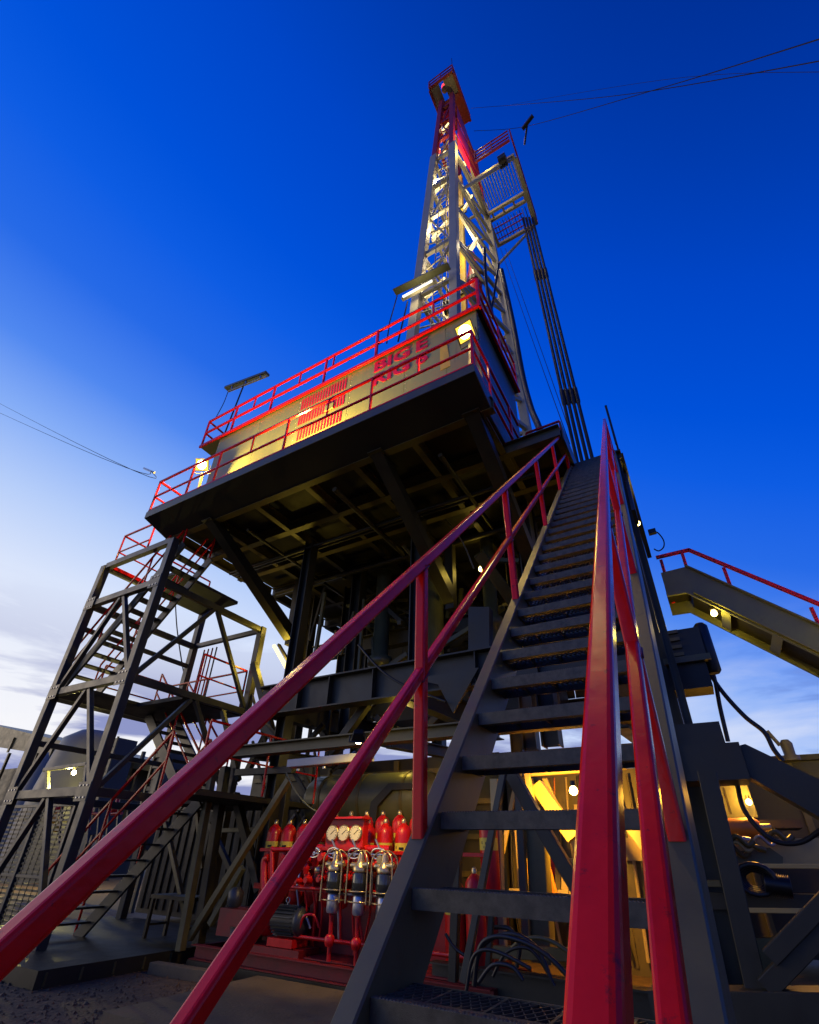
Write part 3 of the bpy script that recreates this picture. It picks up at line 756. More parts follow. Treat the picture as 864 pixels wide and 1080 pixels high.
# side column cluster with lamp-lit flanges
for x, y, w, m_ in ((-.20, 9.3, .16, 'tank'), (-.10, 7.75, .10, 'dark'), (-.16, 9.9, .18, 'tank')):
    bar(ss, 'side_post', (x, y, .2), (x, y, 8.1), w, w, m_, 'I', upv=(1, 0, 0))
t = thing('cable_tray', 'dark sloping tray running up beside the right stringer to the landing', 'cable tray', (-.03, 1.6, 0))
b = MB(); off = nrm_*-.10
b.sweep(rect(.05, .22, .004), V((-.045, 6.2, nose(6.2)-.9)), V((-.03, 9.4, nose(9.4)-.9)), nrm_); b.build('tray', M['dark'], t)
t = thing('coiled_wire', 'thin loop of wire sticking out of the stair head against the sky', 'wire', tuple(P(690, 570, y=8.8)))
b = MB(); b.tube(curve([P(687, 560, y=8.8), P(694, 562, y=8.8), P(700, 570, y=8.8), P(700, 577, y=8.8), P(695, 581, y=8.8), P(690, 579, y=8.8)]), .012, 6); b.build('loop', M['wire'], t)
b = MB(); b.beam(P(684, 562, y=8.8), P(692, 560, y=8.8), .09); b.build('bracket', M['black'], t)

# ================================================================== walkway stair on the far side
wk = thing('side_stair', 'olive stair with deep stringers and a single red handrail descending from the rig', 'stair', tuple(P(697, 640, y=10)))
WY = 10.0
a0, a1 = P(697, 604, y=WY), P(722, 598, y=WY)
k_ = -1.0
xe = 4.6
b = MB(); b.plate([(a0.x, WY, a1.z-.02), (a1.x, WY, a1.z), (xe, WY, a1.z+(xe-a1.x)*k_), (xe, WY, a1.z+(xe-a1.x)*k_-.62), (a1.x-.1, WY, a1.z-.56), (a0.x, WY, a1.z-.55)], (0, .06, 0)); b.build('stringer', M['tank'], wk)
b = MB(); b.plate([(a0.x, WY+1.0, a1.z-.02), (a1.x, WY+1.0, a1.z), (xe, WY+1.0, a1.z+(xe-a1.x)*k_), (xe, WY+1.0, a1.z+(xe-a1.x)*k_-.62), (a1.x-.1, WY+1.0, a1.z-.56), (a0.x, WY+1.0, a1.z-.55)], (0, .06, 0)); b.build('stringer', M['tank'], wk)
b = MB(); b.box((a1.x-.05, WY-.05, a1.z-.04+.0), (a1.x-.0, WY-.002, a1.z-.0)); 
bar(wk, 'top_flange', (a1.x+.02, WY-.02, a1.z+.01), (xe, WY-.02, a1.z+.01+(xe-a1.x-.02)*k_), .10, .03, 'tank', r=.004)
bar(wk, 'bottom_flange', (a1.x+.02, WY-.02, a1.z-.60), (xe, WY-.02, a1.z-.60+(xe-a1.x-.02)*k_), .10, .03, 'tank', r=.004)
b = MB(); b.box((a0.x, WY+.065, a1.z-.30), (a1.x, WY+.995, a1.z-.26)); b.build('landing', M['under'], wk)
tb = MB(); tb.box((-.13, WY+.065, -.02), (.13, WY+.995, 0)); tm = tb.mesh('tread', M['under'])
rb = MB(); rb.box((-.02, WY+.065, -.26), (.02, WY+.995, -.0)); rm = rb.mesh('rib', M['tank'])
for k in range(18):
    x = a1.x+.18+k*.225
    inst(tm, 'tread', wk, (x, 0, a1.z-.22+(x-a1.x)*k_))
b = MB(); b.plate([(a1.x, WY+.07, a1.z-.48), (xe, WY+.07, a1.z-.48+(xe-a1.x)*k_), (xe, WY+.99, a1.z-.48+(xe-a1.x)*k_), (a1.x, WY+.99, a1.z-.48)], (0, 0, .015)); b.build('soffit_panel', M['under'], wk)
for k in range(7):
    x = a1.x+.42+k*.62
    b = MB(); zz = a1.z-.49+(x-a1.x)*k_
    b.plate([(x, WY+.068, zz), (x+.12, WY+.068, zz-.12), (x+.12, WY+.992, zz-.12), (x, WY+.992, zz)], (-.05, 0, -.09)); b.build('rib', M['tank'], wk)
RYY = WY+.95
def rz(x): return a1.z+1.0+(min(0, (a1.x+.1-x)) if x > a1.x+.1 else 0)
xp = P(727, 580, y=RYY); xq = P(864, 637, y=RYY)
dz = (xq.z-xp.z)/(xq.x-xp.x)
bar(wk, 'top_rail', (P(692, 588, y=RYY).x, RYY, xp.z-.01), (xp.x, RYY, xp.z), .075, .075, 'red', r=.012)
bar(wk, 'top_rail', (xp.x-.02, RYY, xp.z+.01), (xe, RYY, xp.z+(xe-xp.x)*dz), .075, .075, 'red', r=.012)
for u, v in ((697, 590), (719, 582), (763, 598), (855, 640)):
    p = P(u, v, y=RYY); bar(wk, 'post', (p.x, RYY, p.z-1.1), (p.x, RYY, p.z-.02), .065, .065, 'red', r=.01)
lp = P(753, 646, y=WY+.35)
t = thing('bulkhead_lamp', 'small glowing lamp under the olive side stair', 'lamp', tuple(lp))
b = MB(); b.lathe(lp+V((0, 0, .04)), (0, 0, -1), [(0, .03), (.03, .05), (.08, .055), (.11, .03)]); b.build('bulb', E_WARM, t)
b = MB(); b.lathe(lp+V((0, 0, .12)), (0, 0, -1), [(0, .05), (.075, .06)]); b.build('base', M['black'], t)
light('lamp_light', lp+V((-.05, -.2, -.22)), 25, YEL, t, .06)

# ================================================================== mast
MF, MR = 10.0, 13.6                          # front and rear faces
def xl(z): return -6.88+.0685*(z-10)+.2      # front leg, far side
def xr(z): return -4.22+.0235*(z-10)-.2      # front leg, stair side
def xrb(z): return -3.05-.027*(z-20)+.0
def xlb(z): return -6.0+.055*(z-20)
mt = thing('drilling_mast', 'tall lattice drilling mast, white below and red towards its crown', 'mast', (-5.2, 11.8, 8.75))
ZS, ZC = 34.6, 42.2
for nm, f, y, w in (('leg', xl, MF, .38), ('leg', xr, MF, .36), ('leg', xlb, MR, .28), ('leg', xrb, MR, .32)):
    bar(mt, nm, (f(8.8), y, 8.8), (f(ZS), y, ZS), w, .34, 'mast', 'C' if y == MR else None, .02, upv=(0, 1, 0))
    yy = y if y == MF else y-.25
    bar(mt, 'upper_leg', (f(ZS-.6)+(.06 if 'l' in nm and f in (xl, xlb) else -.06), yy, ZS+.002), (f(ZC)+(.04 if f in (xl, xlb) else -.04), yy, ZC), w*.75, .28, 'mastred', None, .02, upv=(0, 1, 0))
lv = [12.5, 15.6, 18.7, 21.8, 24.9, 28.0, 31.2, 34.3, 36.6, 38.9, 41.2]
for i, z in enumerate(lv):
    m_ = 'mast' if z < 34.4 else 'mastred'
    bar(mt, 'cross_beam', (xl(z)+.2, MF+.05, z), (xr(z)-.2, MF+.05, z), .16, .26 if i % 2 == 0 else .18, m_, r=.01)
    bar(mt, 'side_beam', (xr(z), MF+.18, z), (xrb(z), MR-.2, z), .14, .2, m_, r=.01)
    bar(mt, 'side_beam', (xl(z), MF+.18, z), (xlb(z), MR-.2, z), .14, .2, m_, r=.01)
    if i+1 < len(lv):
        z2 = lv[i+1]
        if z < 34.4: bar(mt, 'cross_beam', (xlb(z)+.2, MR, z), (xrb(z)-.2, MR, z), .12, .16, m_, r=.01)
        bar(mt, 'brace', (xr(z), MF+.2, z+.1), (xrb((z+z2)/2), MR-.22, (z+z2)/2), .12, .14, m_, r=.01)
        bar(mt, 'brace', (xrb((z+z2)/2), MR-.22, (z+z2)/2+.02), (xr(z2), MF+.2, z2-.1), .12, .14, m_, r=.01)
        bar(mt, 'brace', (xl(z), MF+.2, z+.1), (xlb((z+z2)/2), MR-.22, (z+z2)/2), .12, .14, m_, r=.01)
        for zz in (z+(z2-z)*.33, z+(z2-z)*.66): bar(mt, 'lattice_bar', (xl(zz)+.2, MF+.16, zz), (xr(zz)-.2, MF+.16, zz+(.5 if i % 2 else -.5)), .05, .05, m_, r=0)
        if i % 2: bar(mt, 'brace', (xl(z)+.2, MF+.10, z+.1), (xr(z2)-.2, MF+.10, z2-.1), .10, .10, m_, r=.01)
        else: bar(mt, 'brace', (xr(z)-.2, MF+.10, z+.1), (xl(z2)+.2, MF+.10, z2-.1), .08, .08, m_, r=.01)
# bright red cladding on the upper side face
for z0, z1 in ((34.8, 36.4), (36.7, 38.7), (39.0, 41.0)):
    b = MB(); b.plate([(xr(z0)+.12, MF+.3, z0), (xr(z0)*.6+xrb(z0)*.4+.12, MF+1.7, z0), (xr(z1)*.6+xrb(z1)*.4+.1, MF+1.7, z1), (xr(z1)+.10, MF+.3, z1)], (.03, 0, 0)); b.build('side_panel', M['red2'], mt)
# ladder on the front face
for x in (-5.42, -5.02):
    bar(mt, 'ladder_rail', (x, MF-.1, 14), (x+.95, MF-.1, 34.0), .045, .045, 'mast', 'O')
for i in range(50):
    z = 14.2+i*.4; f = (z-14)/20
    bar(mt, 'ladder_rung', (-5.42+.95*f, MF-.1, z), (-5.02+.95*f, MF-.1, z), .03, .03, 'mast', 'O')
# crown
cd = [P(459, 112, z=42.9), P(482, 95, z=42.9), P(476, 76, z=42.9), P(453, 92, z=42.9)]
cy0 = min(cd[0].y, cd[1].y, cd[2].y, cd[3].y); 
X0, X1, Y0_, Y1_ = cd[3].x-.05, cd[2].x+.1, (cd[2].y+cd[3].y)/2, 11.9
ym = (cd[0].y+cd[1].y)/2
for xa, xb in ((X0, X0+.62), (X1-.72, X1)):
    b = MB(); b.box((xa, Y0_, 42.88), (xb, ym+.2, 42.92)); b.build('crown_plate', M['blue'], mt)
b = MB(); b.box((X0, ym+.21, 42.88), (X1, Y1_, 42.92)); b.build('crown_plate', M['mastred'], mt)
for p, q in (((X0, Y0_, 42.8), (X1, Y0_, 42.8)), ((X0, Y0_+.1, 42.8), (X0, Y1_, 42.8)), ((X1, Y0_+.1, 42.8), (X1, Y1_, 42.8)), ((X0+.1, ym+.15, 42.75), (X1-.1, ym+.15, 42.75))):
    bar(mt, 'crown_beam', p, q, .14, .2, 'mastred', r=.01)
for p, q in (((X0, Y0_), (X1, Y0_)), ((X0, Y0_), (X0, Y1_)), ((X1, Y0_), (X1, Y1_))):
    for h in (.55, 1.1): bar(mt, 'crown_rail', (p[0], p[1], 42.93+h), (q[0], q[1], 42.93+h), .06, .06, 'mastred', r=0)
for p in ((X0, Y0_), (X1, Y0_), ((X0+X1)/2, Y0_), (X0, Y1_), (X1, Y1_), (X1, (Y0_+Y1_)/2)): bar(mt, 'crown_post', (p[0], p[1], 42.93), (p[0], p[1], 44.0), .06, .06, 'mastred', r=0)
bar(mt, 'antenna', (X1, Y0_, 44.0), (X1, Y0_, 45.3), .04, .04, 'black', 'O')
b = MB(); b.lathe((-4.6, 11.0, 42.0), (1, 0, 0), [(0, .5), (.06, .58), (.34, .58), (.4, .5)], 20); b.build('crown_sheave', M['red2'], mt)
# travelling equipment hanging in the mast
tbk = thing('travelling_block', 'yellow travelling block hanging on wire lines inside the mast', 'hoist block', (-5.0, 11.6, 20))
b = MB(); b.box((-5.35, 11.35, 20.2), (-4.75, 11.85, 22.2)); b.build('block_body', M['yellow'], tbk)
for x in (-5.2, -5.05, -4.9): 
    b = MB(); b.lathe((x-.04, 11.6, 22.3), (1, 0, 0), [(0, .5), (.02, .55), (.07, .55), (.08, .5)], 18); b.build('sheave', M['black'], tbk)
for dx in (-.22, -.08, .08, .22):
    bar(tbk, 'wire_line', (-5.05+dx, 11.6, 22.5), (-4.55+dx*.6, 11.2, 41.8), .035, .035, 'yellow', 'O')
t = thing('top_drive_guide', 'yellow guide column running down the middle of the mast', 'guide rail', (-4.85, 12.4, 8.8))
bar(t, 'guide_column', (-5.0, 12.4, 8.8), (-4.3, 12.0, 36.0), .26, .22, 'yellow', r=.02)
for z in (12, 16, 20, 24, 28, 32): 
    f = (z-8.8)/27.2; b = MB(); x, y = -5.0+.7*f, 12.4-.4*f; b.box((x-.25, y-.2, z), (x+.25, y+.2, z+.14)); b.build('clamp', M['black'], t)
t = thing('red_hose_reel', 'bright red swivel housing hanging beside the mast leg above the cabin roof', 'swivel', tuple(P(500, 318, y=12.0)))
q0, q1 = P(503, 326, y=12.0), P(498, 268, y=12.0)
b = MB(); b.tube([q0, q0.lerp(q1, .15), q0.lerp(q1, .55), q0.lerp(q1, .7), q1], [.18, .34, .34, .22, .12], 14); b.build('body', M['red2'], t)
b = MB(); b.tube([q0+V((0, 0, -.02)), q0+V((0, 0, -.5))], .07, 8); b.build('spout', M['black'], t)
b = MB(); b.tube([q0.lerp(q1, .42), q0.lerp(q1, .48)], .37, 14); b.build('collar', M['black'], t)
# strip lamps in the mast
def strip_lamp(a, c, label, power, g='strip lamps fixed in the mast', col=(1., .80, .46), r=.07, em=None):
    a, c = V(a), V(c); t = thing('strip_lamp', label, 'lamp', tuple(a), g)
    d = (c-a).normalized(); u = V((0, 1, 0))
    b = MB(); b.tube([a, c], r, 8); b.build('tube', em or E_TUBE, t)
    b = MB(); b.beam(a+u*.09-d*.1, c+u*.09+d*.1, .16, .05); b.build('housing', M['mast'], t)
    if power: light('lamp_light', (a+c)/2+V((0, -.25, -.2)), power, col, t, .2)
    return t
for (u0, v0, u1, v1, y, lab, pw) in (
    (457, 202, 471, 189, 10.5, 'second strip lamp down the front of the white mast section', 84),
    (456, 169, 470, 159, 10.5, 'strip lamp just under the red section of the mast', 72),
    (456, 251, 471, 233, 10.5, 'strip lamp halfway up the white mast, above the lamp shield', 89),
    (463, 143, 473, 130, 10.4, 'short strip lamp glowing in the red mast section', 44),
    (489, 220, 498, 206, 11.6, 'strip lamp beside the stair-side mast leg below the racking board', 89),
    (496, 262, 503, 251, 11.6, 'strip lamp above the red swivel housing', 150),
    (446, 315, 469, 293, 10.8, 'lowest slanting strip lamp in the mast, over the cabin roof', 89)):
    strip_lamp(P(u0, v0, y=y), P(u1, v1, y=y), lab, pw, r=.05)
strip_lamp(P(425, 313, y=9.4), P(456, 296, y=9.4), 'white strip lamp under the long shield on the mast front', 45, r=.05, em=E_TUBEW)
t = thing('lamp_shield', 'long pale shield board reaching out over the white strip lamp', 'lamp shield', tuple(P(417, 311, y=9.4)))
b = MB(); p, q = P(416, 311, y=9.5), P(474, 283, y=9.5); b.beam(p+V((0, 0, .20)), q+V((0, 0, .20)), .30, .06); b.build('board', M['tank'], t)
b = MB(); b.tube([P(419, 312, y=9.5), P(411, 340, y=9.5), P(408, 362, y=9.0)], .025, 6); b.build('stay', M['wire'], t)
b = MB(); b.tube([P(430, 318, y=9.5), P(420, 360, y=8.6)], .03, 6); b.build('hanger', M['wire'], t)
for u, v, y, lab in ((489, 174, 11.2, 'round bulb lamp where the red and white mast legs meet'), (468, 112, 11.0, 'amber bulb lamp near the crown of the mast'), (474, 107, 11.3, 'small lamp right under the crown plates')):
    p = P(u, v, y=y); t = thing('bulb_lamp', lab, 'lamp', tuple(p))
    b = MB(); b.lathe(p+V((0, 0, -.15)), (0, 0, 1), [(0, .04), (.05, .13), (.2, .16), (.3, .06)], 12); b.build('bulb', E_TUBE, t)
    b = MB(); b.lathe(p+V((0, 0, .15)), (0, 0, 1), [(0, .09), (.12, .07)], 10); b.build('base', M['black'], t)
    light('lamp_light', p+(V((1.1, -.5, .6)) if u > 480 else V((0, -.3, -.1))), 220 if u > 480 else 60, WARM if u > 480 else (1, .45, .2), t, .15)
p = P(469, 94, y=10.3)
t = thing('beacon', 'pink red obstruction beacon in the opening of the crown', 'beacon', tuple(p))
b = MB(); b.lathe(p, (0, 0, 1), [(0, .16), (.25, .2), (.5, .2), (.62, .1)], 14); b.build('globe', E_RED, t)
b = MB(); b.lathe(p+V((0, 0, -.12)), (0, 0, 1), [(0, .2), (.115, .2)], 14); b.build('base', M['black'], t)

# ================================================================== racking board with fingers
rb_ = thing('racking_board', 'open racking platform with finger bars cantilevered from the mast near its top', 'racking board', (-2.2, 13, 33))
ZR = 33.0
k0, k1, k2, k3 = P(512, 262, z=ZR), P(567, 238, z=ZR), P(541, 165, z=ZR), P(502, 190, z=ZR)
XA, XB = -3.45, -1.05; YA, YB = 11.5, 15.2
for p, q, w in (((XA, YA, ZR), (XB, YA, ZR), .22), ((XB, YA+.1, ZR), (XB, YB, ZR), .22), ((XA, YB, ZR), (XB-.12, YB, ZR), .16), ((XA+.1, YA+.1, ZR), (XA+.1, YB-.1, ZR), .16), ((XA+.2, 13.35, ZR), (XB-.12, 13.35, ZR), .14), ((XA+.2, 13.75, ZR), (XB-.12, 13.75, ZR), .14)):
    bar(rb_, 'frame_beam', p, q, w, .24, 'mast', r=.01)
for i in range(14):
    x = XA+.25+i*(XB-XA-.4)/13
    bar(rb_, 'finger_bar', (x, YA+.14, ZR), (x, 13.1, ZR), .045, .10, 'mast', r=0)
for i in range(4):
    x = XA+.4+i*.62; bar(rb_, 'frame_bar', (x, 13.43, ZR), (x, 13.67, ZR), .10, .1, 'mast', r=0)
for i in range(13):
    x = XA+.3+i*.165; bar(rb_, 'finger_bar', (x, 14.0, ZR-.02), (x, 15.05, ZR-.02), .04, .05, 'dark' if i % 2 else 'mast', r=0)
bar(rb_, 'toe_beam', (XA+.5, 10.75, ZR+.02), (XB, 10.75, ZR+.02), .10, .16, 'mastred', r=0)
for h in (.45, .85, 1.25):
    bar(rb_, 'guard_rail', (XA+.5, 10.75, ZR+h), (XB, 10.75, ZR+h), .06, .06, 'mastred', r=0)
    bar(rb_, 'guard_rail', (XB+.1, 10.8, ZR+h), (XB+.1, YB, ZR+h), .06, .06, 'mastred', r=0)
for y in (14.2, 14.5, 14.85):
    bar(rb_, 'guard_rail', (XA+.2, y, ZR-.1), (XB-.5, y, ZR-.1), .05, .05, 'mastred', r=0)
for p in ((XA+.5, 10.75), (-2.0, 10.75), (XB+.1, 10.75), (XB+.1, 13.2), (XB+.1, YB)): bar(rb_, 'guard_post', (p[0], p[1], ZR), (p[0], p[1], ZR+1.25), .06, .06, 'mastred', r=0)
bar(rb_, 'support_strut', (XA, YB-.3, ZR-2.6), (XB-.2, YB, ZR-.15), .12, .12, 'mast', r=.01)
bar(rb_, 'support_strut', (xr(30.5)+.2, MF+.6, 30.5), (XB-.2, YA, ZR-.15), .12, .12, 'mast', r=.01)
c = P(530, 168, z=ZR-.2)
t = thing('tugger_sheave', 'dark pulley block hanging under the finger bars of the racking board', 'pulley', tuple(c))
for k in (-.16, 0, .16):
    b = MB(); b.tube([c+V((k, 0, .2)), c+V((k, .1, -.6))], .06, 8); b.build('plate', M['black'], t)
b = MB(); b.lathe(c+V((-.2, 0, -.2)), (1, 0, 0), [(0, .3), (.4, .3)], 16); b.build('wheel', M['black'], t)
# racked drill pipe
for i, (ub, vb, ut, vt) in enumerate(((609.5, 490, 558.5, 260), (614.8, 490, 562, 260), (620.5, 489, 565.5, 260), (626.2, 489, 569, 260))):
    y = 14.45+.05*i
    p, q = P(ub, vb, y=y), P(ut, vt, y=y); q = q+(q-p)*(3.2/(q.z-p.z)); d = (q-p)/(q.z-p.z); p = p-d*(p.z-8.7)
    t = thing('drill_pipe', ('leftmost', 'second', 'third', 'rightmost')[i]+' of the four dark drill pipes racked upright beside the mast', 'drill pipe', tuple(p), 'racked drill pipes')
    b = MB(); b.tube([p, q], .066, 12); b.build('pipe_body', M['pipe'], t)
    for zz in (17.6, 26.8):
        a = p+d*(zz-8.7); b = MB(); b.tube([a-d*.5, a-d*.4, a+d*.4, a+d*.5], [.068, .092, .092, .068], 12); b.build('tool_joint', M['pipe'], t)

# ================================================================== wires, stays and hoses
def wire(name, label, pts, r, cat, m='wire', k=8, extra=None):
    t = thing(name, label, cat, tuple(V(pts[0])))
    b = MB(); b.tube(curve(pts, k), r, 6); b.build('strand', M[m], t)
    return t
t = wire('guy_wire', 'upper thin guy wire crossing the deep blue sky from the mast', [P(497, 114, y=12), P(640, 102, y=9), P(900, 58, y=6)], .011, 'wire')
t = wire('guy_wire', 'lower guy wire with a shackle running away from the racking board', [P(500, 138, z=33), P(556, 133, z=34), P(700, 92, y=8), P(900, 30, y=5)], .011, 'wire')
s0 = P(556, 133, z=34)
b = MB(); b.beam(s0+V((-.25, 0, 0)), s0+V((.4, -.25, .05)), .16, .16); b.build('shackle', M['black'], t)
b = MB(); b.tube([s0, s0+V((-.35, .5, -.5))], .05, 6); b.build('turnbuckle', M['black'], t)
wire('guy_wire', 'faint third wire just above the others in the deep blue sky', [P(540, 110, y=16), P(700, 84, y=12), P(900, 75, y=9)], .008, 'wire')
for i, (v0, dv) in enumerate(((420, 0), (428, 6))):
    t = wire('stay_wire', ('upper', 'lower')[i]+' of the two stay wires meeting at the outer corner of the drill floor', [P(-60, v0-26+dv, y=4.2), P(80, v0+47-dv*.6, y=4.6), P(163, 498, y=5.0)], .008, 'wire')
b = MB(); b.beam(P(152, 494, y=5.0), P(163, 498.5, y=5.0), .05, .05); b.build('shackle', M['galv'], t)
for i, (u0, u1) in enumerate(((528, 601), (533, 607))):
    wire('mast_line', ('nearer', 'farther')[i]+' thin line slanting from the mast leg down to the stair head', [P(u0, 262, y=13.5), P((u0+u1)/2+2, 372, y=12), P(u1, 468+4*i, y=9.0)], .012, 'wire')
def hose(name, label, px, y, r, cat='hose', m='rubber'):
    return wire(name, label, [P(u, v, y=yy) for (u, v), yy in zip(px, y if isinstance(y, (list, tuple)) else [y]*len(px))], r, cat, m)
hose('hose', 'thick black hose dropping beside the mast behind the drill floor edge', [(529, 285), (541, 340), (551, 395), (560, 430), (569, 452), (575, 475)], [11.5, 11, 10.5, 10, 9.5, 9.2], .10)
hose('hose', 'thin black hose along the mast leg above the corner floodlight', [(511, 262), (513, 300), (520, 335)], 11.0, .07)
hose('hose', 'dark hose crossing from the mast leg down to the roof rail corner', [(526, 278), (522, 305), (517, 335)], 11.2, .05)
hose('cable', 'black cable hanging from the side stair to the tank roof', [(731, 680), (741, 697), (760, 727), (785, 755), (806, 772), (816, 790), (826, 803)], 9.0, .035, 'cable')
hose('cable', 'short black cable falling straight behind the winch box', [(738, 684), (752, 710), (760, 748), (768, 782)], 9.0, .035, 'cable')
hose('hose', 'long drooping black hose looping under the slanting girder', [(778, 828), (784, 852), (800, 874), (820, 888), (846, 888), (870, 872)], 7.6, .03)
hose('cable', 'grey vertical cable between the stair tower and the deck', [(185, 635), (187, 665), (193, 705), (200, 735)], 9.2, .02, 'cable', 'wire')
hose('wire_sling', 'thin sling wire slanting down under the deck beams', [(438, 513), (470, 548), (487, 570), (500, 600)], 8.6, .018, 'wire', 'galv')
hose('cable', 'looping pale cable over the flanged beam near the accumulators', [(302, 815), (312, 835), (325, 850), (338, 858)], 6.7, .012, 'cable', 'tank')
hose('cable', 'dark cable slung across the front girder', [(378, 680), (400, 705), (425, 722), (470, 740)], 6.9, .022, 'cable')
for i, (px, y) in enumerate((
    ([(500, 1040), (506, 1000), (522, 988), (548, 992), (575, 1006), (600, 1030)], 5.6),
    ([(497, 1030), (512, 995), (540, 985), (566, 1000), (580, 1030)], 5.9),
    ([(505, 1036), (520, 1018), (540, 1020), (552, 1034)], 5.4),
    ([(540, 1000), (555, 990), (580, 992), (610, 1012)], 6.5),
    ([(520, 978), (538, 980), (548, 998), (545, 1020)], 6.3))):
    hose('hose', ('outermost black hose of the tangle under the stairs', 'second hose of the tangle, arching under the open treads', 'smallest hose loop lying on the pad under the stairs',
                  'olive hose trailing off the tangle towards the side frame', 'upright hose loop standing against the strut under the stairs')[i], px, y, .024 if i != 2 else .020, 'hose', 'rubber' if i != 3 else 'olive')

# ================================================================== accumulator unit (red)
ac = thing('accumulator_unit', 'red hydraulic accumulator skid with bottles, gauges, valves and a motor', 'hydraulic unit', (-5.5, 7.2, 0))
AY = 6.72
AX0, AX1 = -7.75, -2.75
b = MB(); b.box((AX0, AY-.08, .0), (AX1, AY+1.5, .14)); b.build('skid_sole', M['dark'], ac)
bar(ac, 'skid_rail', (AX0, AY, .235), (AX1, AY, .235), .12, .18, 'skidred', 'C')
bar(ac, 'skid_rail', (AX0, AY+1.4, .235), (AX1, AY+1.4, .235), .12, .18, 'skidred', 'C')
for x in (AX0+.05, -6.4, -5.1, -3.8, AX1-.05): bar(ac, 'skid_beam', (x, AY+.065, .23), (x, AY+1.335, .23), .1, .16, 'skidred')
b = MB(); b.box((-5.6, AY+.1, .325), (-3.0, AY+1.3, .34)); b.build('deck_plate', M['skidred'], ac)
b = MB(); b.box((-6.0, AY+.62, .345), (-2.95, AY+1.25, 1.1)); b.build('reservoir', M['skidred'], ac)
for x in (-5.9, -5.1, -4.3, -3.5):
    b = MB(); b.box((x, AY+.58, .36), (x+.05, AY+.616, 1.08)); b.build('reservoir_rib', M['red2'], ac)
# accumulator bottles in two rows
def bottle(x, y, z0, h, r=.13):
    b = MB(); b.lathe((x, y, z0), (0, 0, 1), [(0, r*.5), (.05, r*.9), (.1, r), (h-.16, r), (h-.10, r*.93), (h-.05, r*.72), (h-.015, r*.4), (h, r*.3)], 18)
    o = b.build('accumulator_bottle', M['red2'], ac)
    lb = MB()
    n = 12
    vs = []
    for k in range(n+1):
        a = math.pi+math.pi*k/n*1.0
        for zz in (h-.42, h-.27): vs.append((x+(r+.003)*math.cos(a), y+(r+.003)*math.sin(a), z0+zz))
    lb.add(vs, [(2*k, 2*k+2, 2*k+3, 2*k+1) for k in range(n)], True); lb.build('label_band', M['label'], o)
    ib = MB(); hx = (-.07, .01, .05)
    for dx, w, zz, hh in ((-.06, .05, .33, .035), (.0, .07, .34, .03), (-.03, .09, .385, .025)):
        ib.box((x+dx, y-r-.008+abs(dx)*.25, z0+h-zz-hh/2), (x+dx+w, y-r-.002+abs(dx)*.25+.02, z0+h-zz+hh/2))
    ib.build('label_print', M['ink'], o)
    cb = MB(); cb.lathe((x, y, z0+h-.01), (0, 0, 1), [(0, .035), (.04, .04), (.07, .03), (.085, .012)], 8); cb.build('valve_cap', M['brass'], o)
for i in range(10): bottle(-7.05+i*.335, 7.42, .86, 1.16)
for i in range(7): bottle(-6.05+i*.335, 7.86, .95, 1.22)
bottle(-2.98, 7.45, 1.0, 1.1)
bottle(-3.05, 7.05, .36, 1.05); bottle(-3.42, 7.2, .36, 1.0)
bar(ac, 'bottle_rack', (-7.2, 7.28, 1.10), (-2.9, 7.28, 1.10), .05, .08, 'red2')
bar(ac, 'bottle_rack', (-7.2, 7.28, 1.62), (-2.9, 7.28, 1.62), .03, .05, 'red2')
# gauge panel
gy = 6.95
pa, pb = P(343, 893, y=gy), P(384, 864, y=gy)
b = MB(); b.box((pa.x, gy, pa.z), (pb.x, gy+.14, pb.z)); gp = b.build('gauge_panel', M['red2'], ac)
b = MB(); b.box((pa.x-.04, gy-.10, pb.z+.002), (pb.x+.04, gy+.16, pb.z+.03)); b.build('panel_hood', M['red2'], gp)
b = MB(); b.box((pa.x-.03, gy-.09, pa.z-.05), (pb.x+.03, gy+.14, pa.z-.002)); b.build('panel_shelf', M['red2'], gp)
gz_ = (pa.z+pb.z)/2+.0
for u in (351.5, 363.5, 376):
    c = P(u, 879, y=gy); r = .098
    b = MB(); b.lathe((c.x, gy-.001, c.z), (0, -1, 0), [(0, r+.018), (.03, r+.018), (.035, r+.004)], 24); go = b.build('gauge', M['brass'], gp)
    db = MB(); db.lathe((c.x, gy-.037, c.z), (0, -1, 0), [(0, r), (.003, r)], 24); db.build('dial', M['dial'], gp)
    ib = MB()
    for k in range(12):
        a = R(-40+k*23.6); ca, sa = math.cos(a), math.sin(a)
        ib.beam((c.x+ca*r*.78, gy-.0425, c.z+sa*r*.78), (c.x+ca*r*.93, gy-.0425, c.z+sa*r*.93), .006, .003, upv=(0, 1, 0))
    ib.beam((c.x-.02, gy-.0435, c.z-.015), (c.x+.055, gy-.0435, c.z+.045), .008, .003, upv=(0, 1, 0)); ib.build('needle_and_ticks', M['ink'], gp)
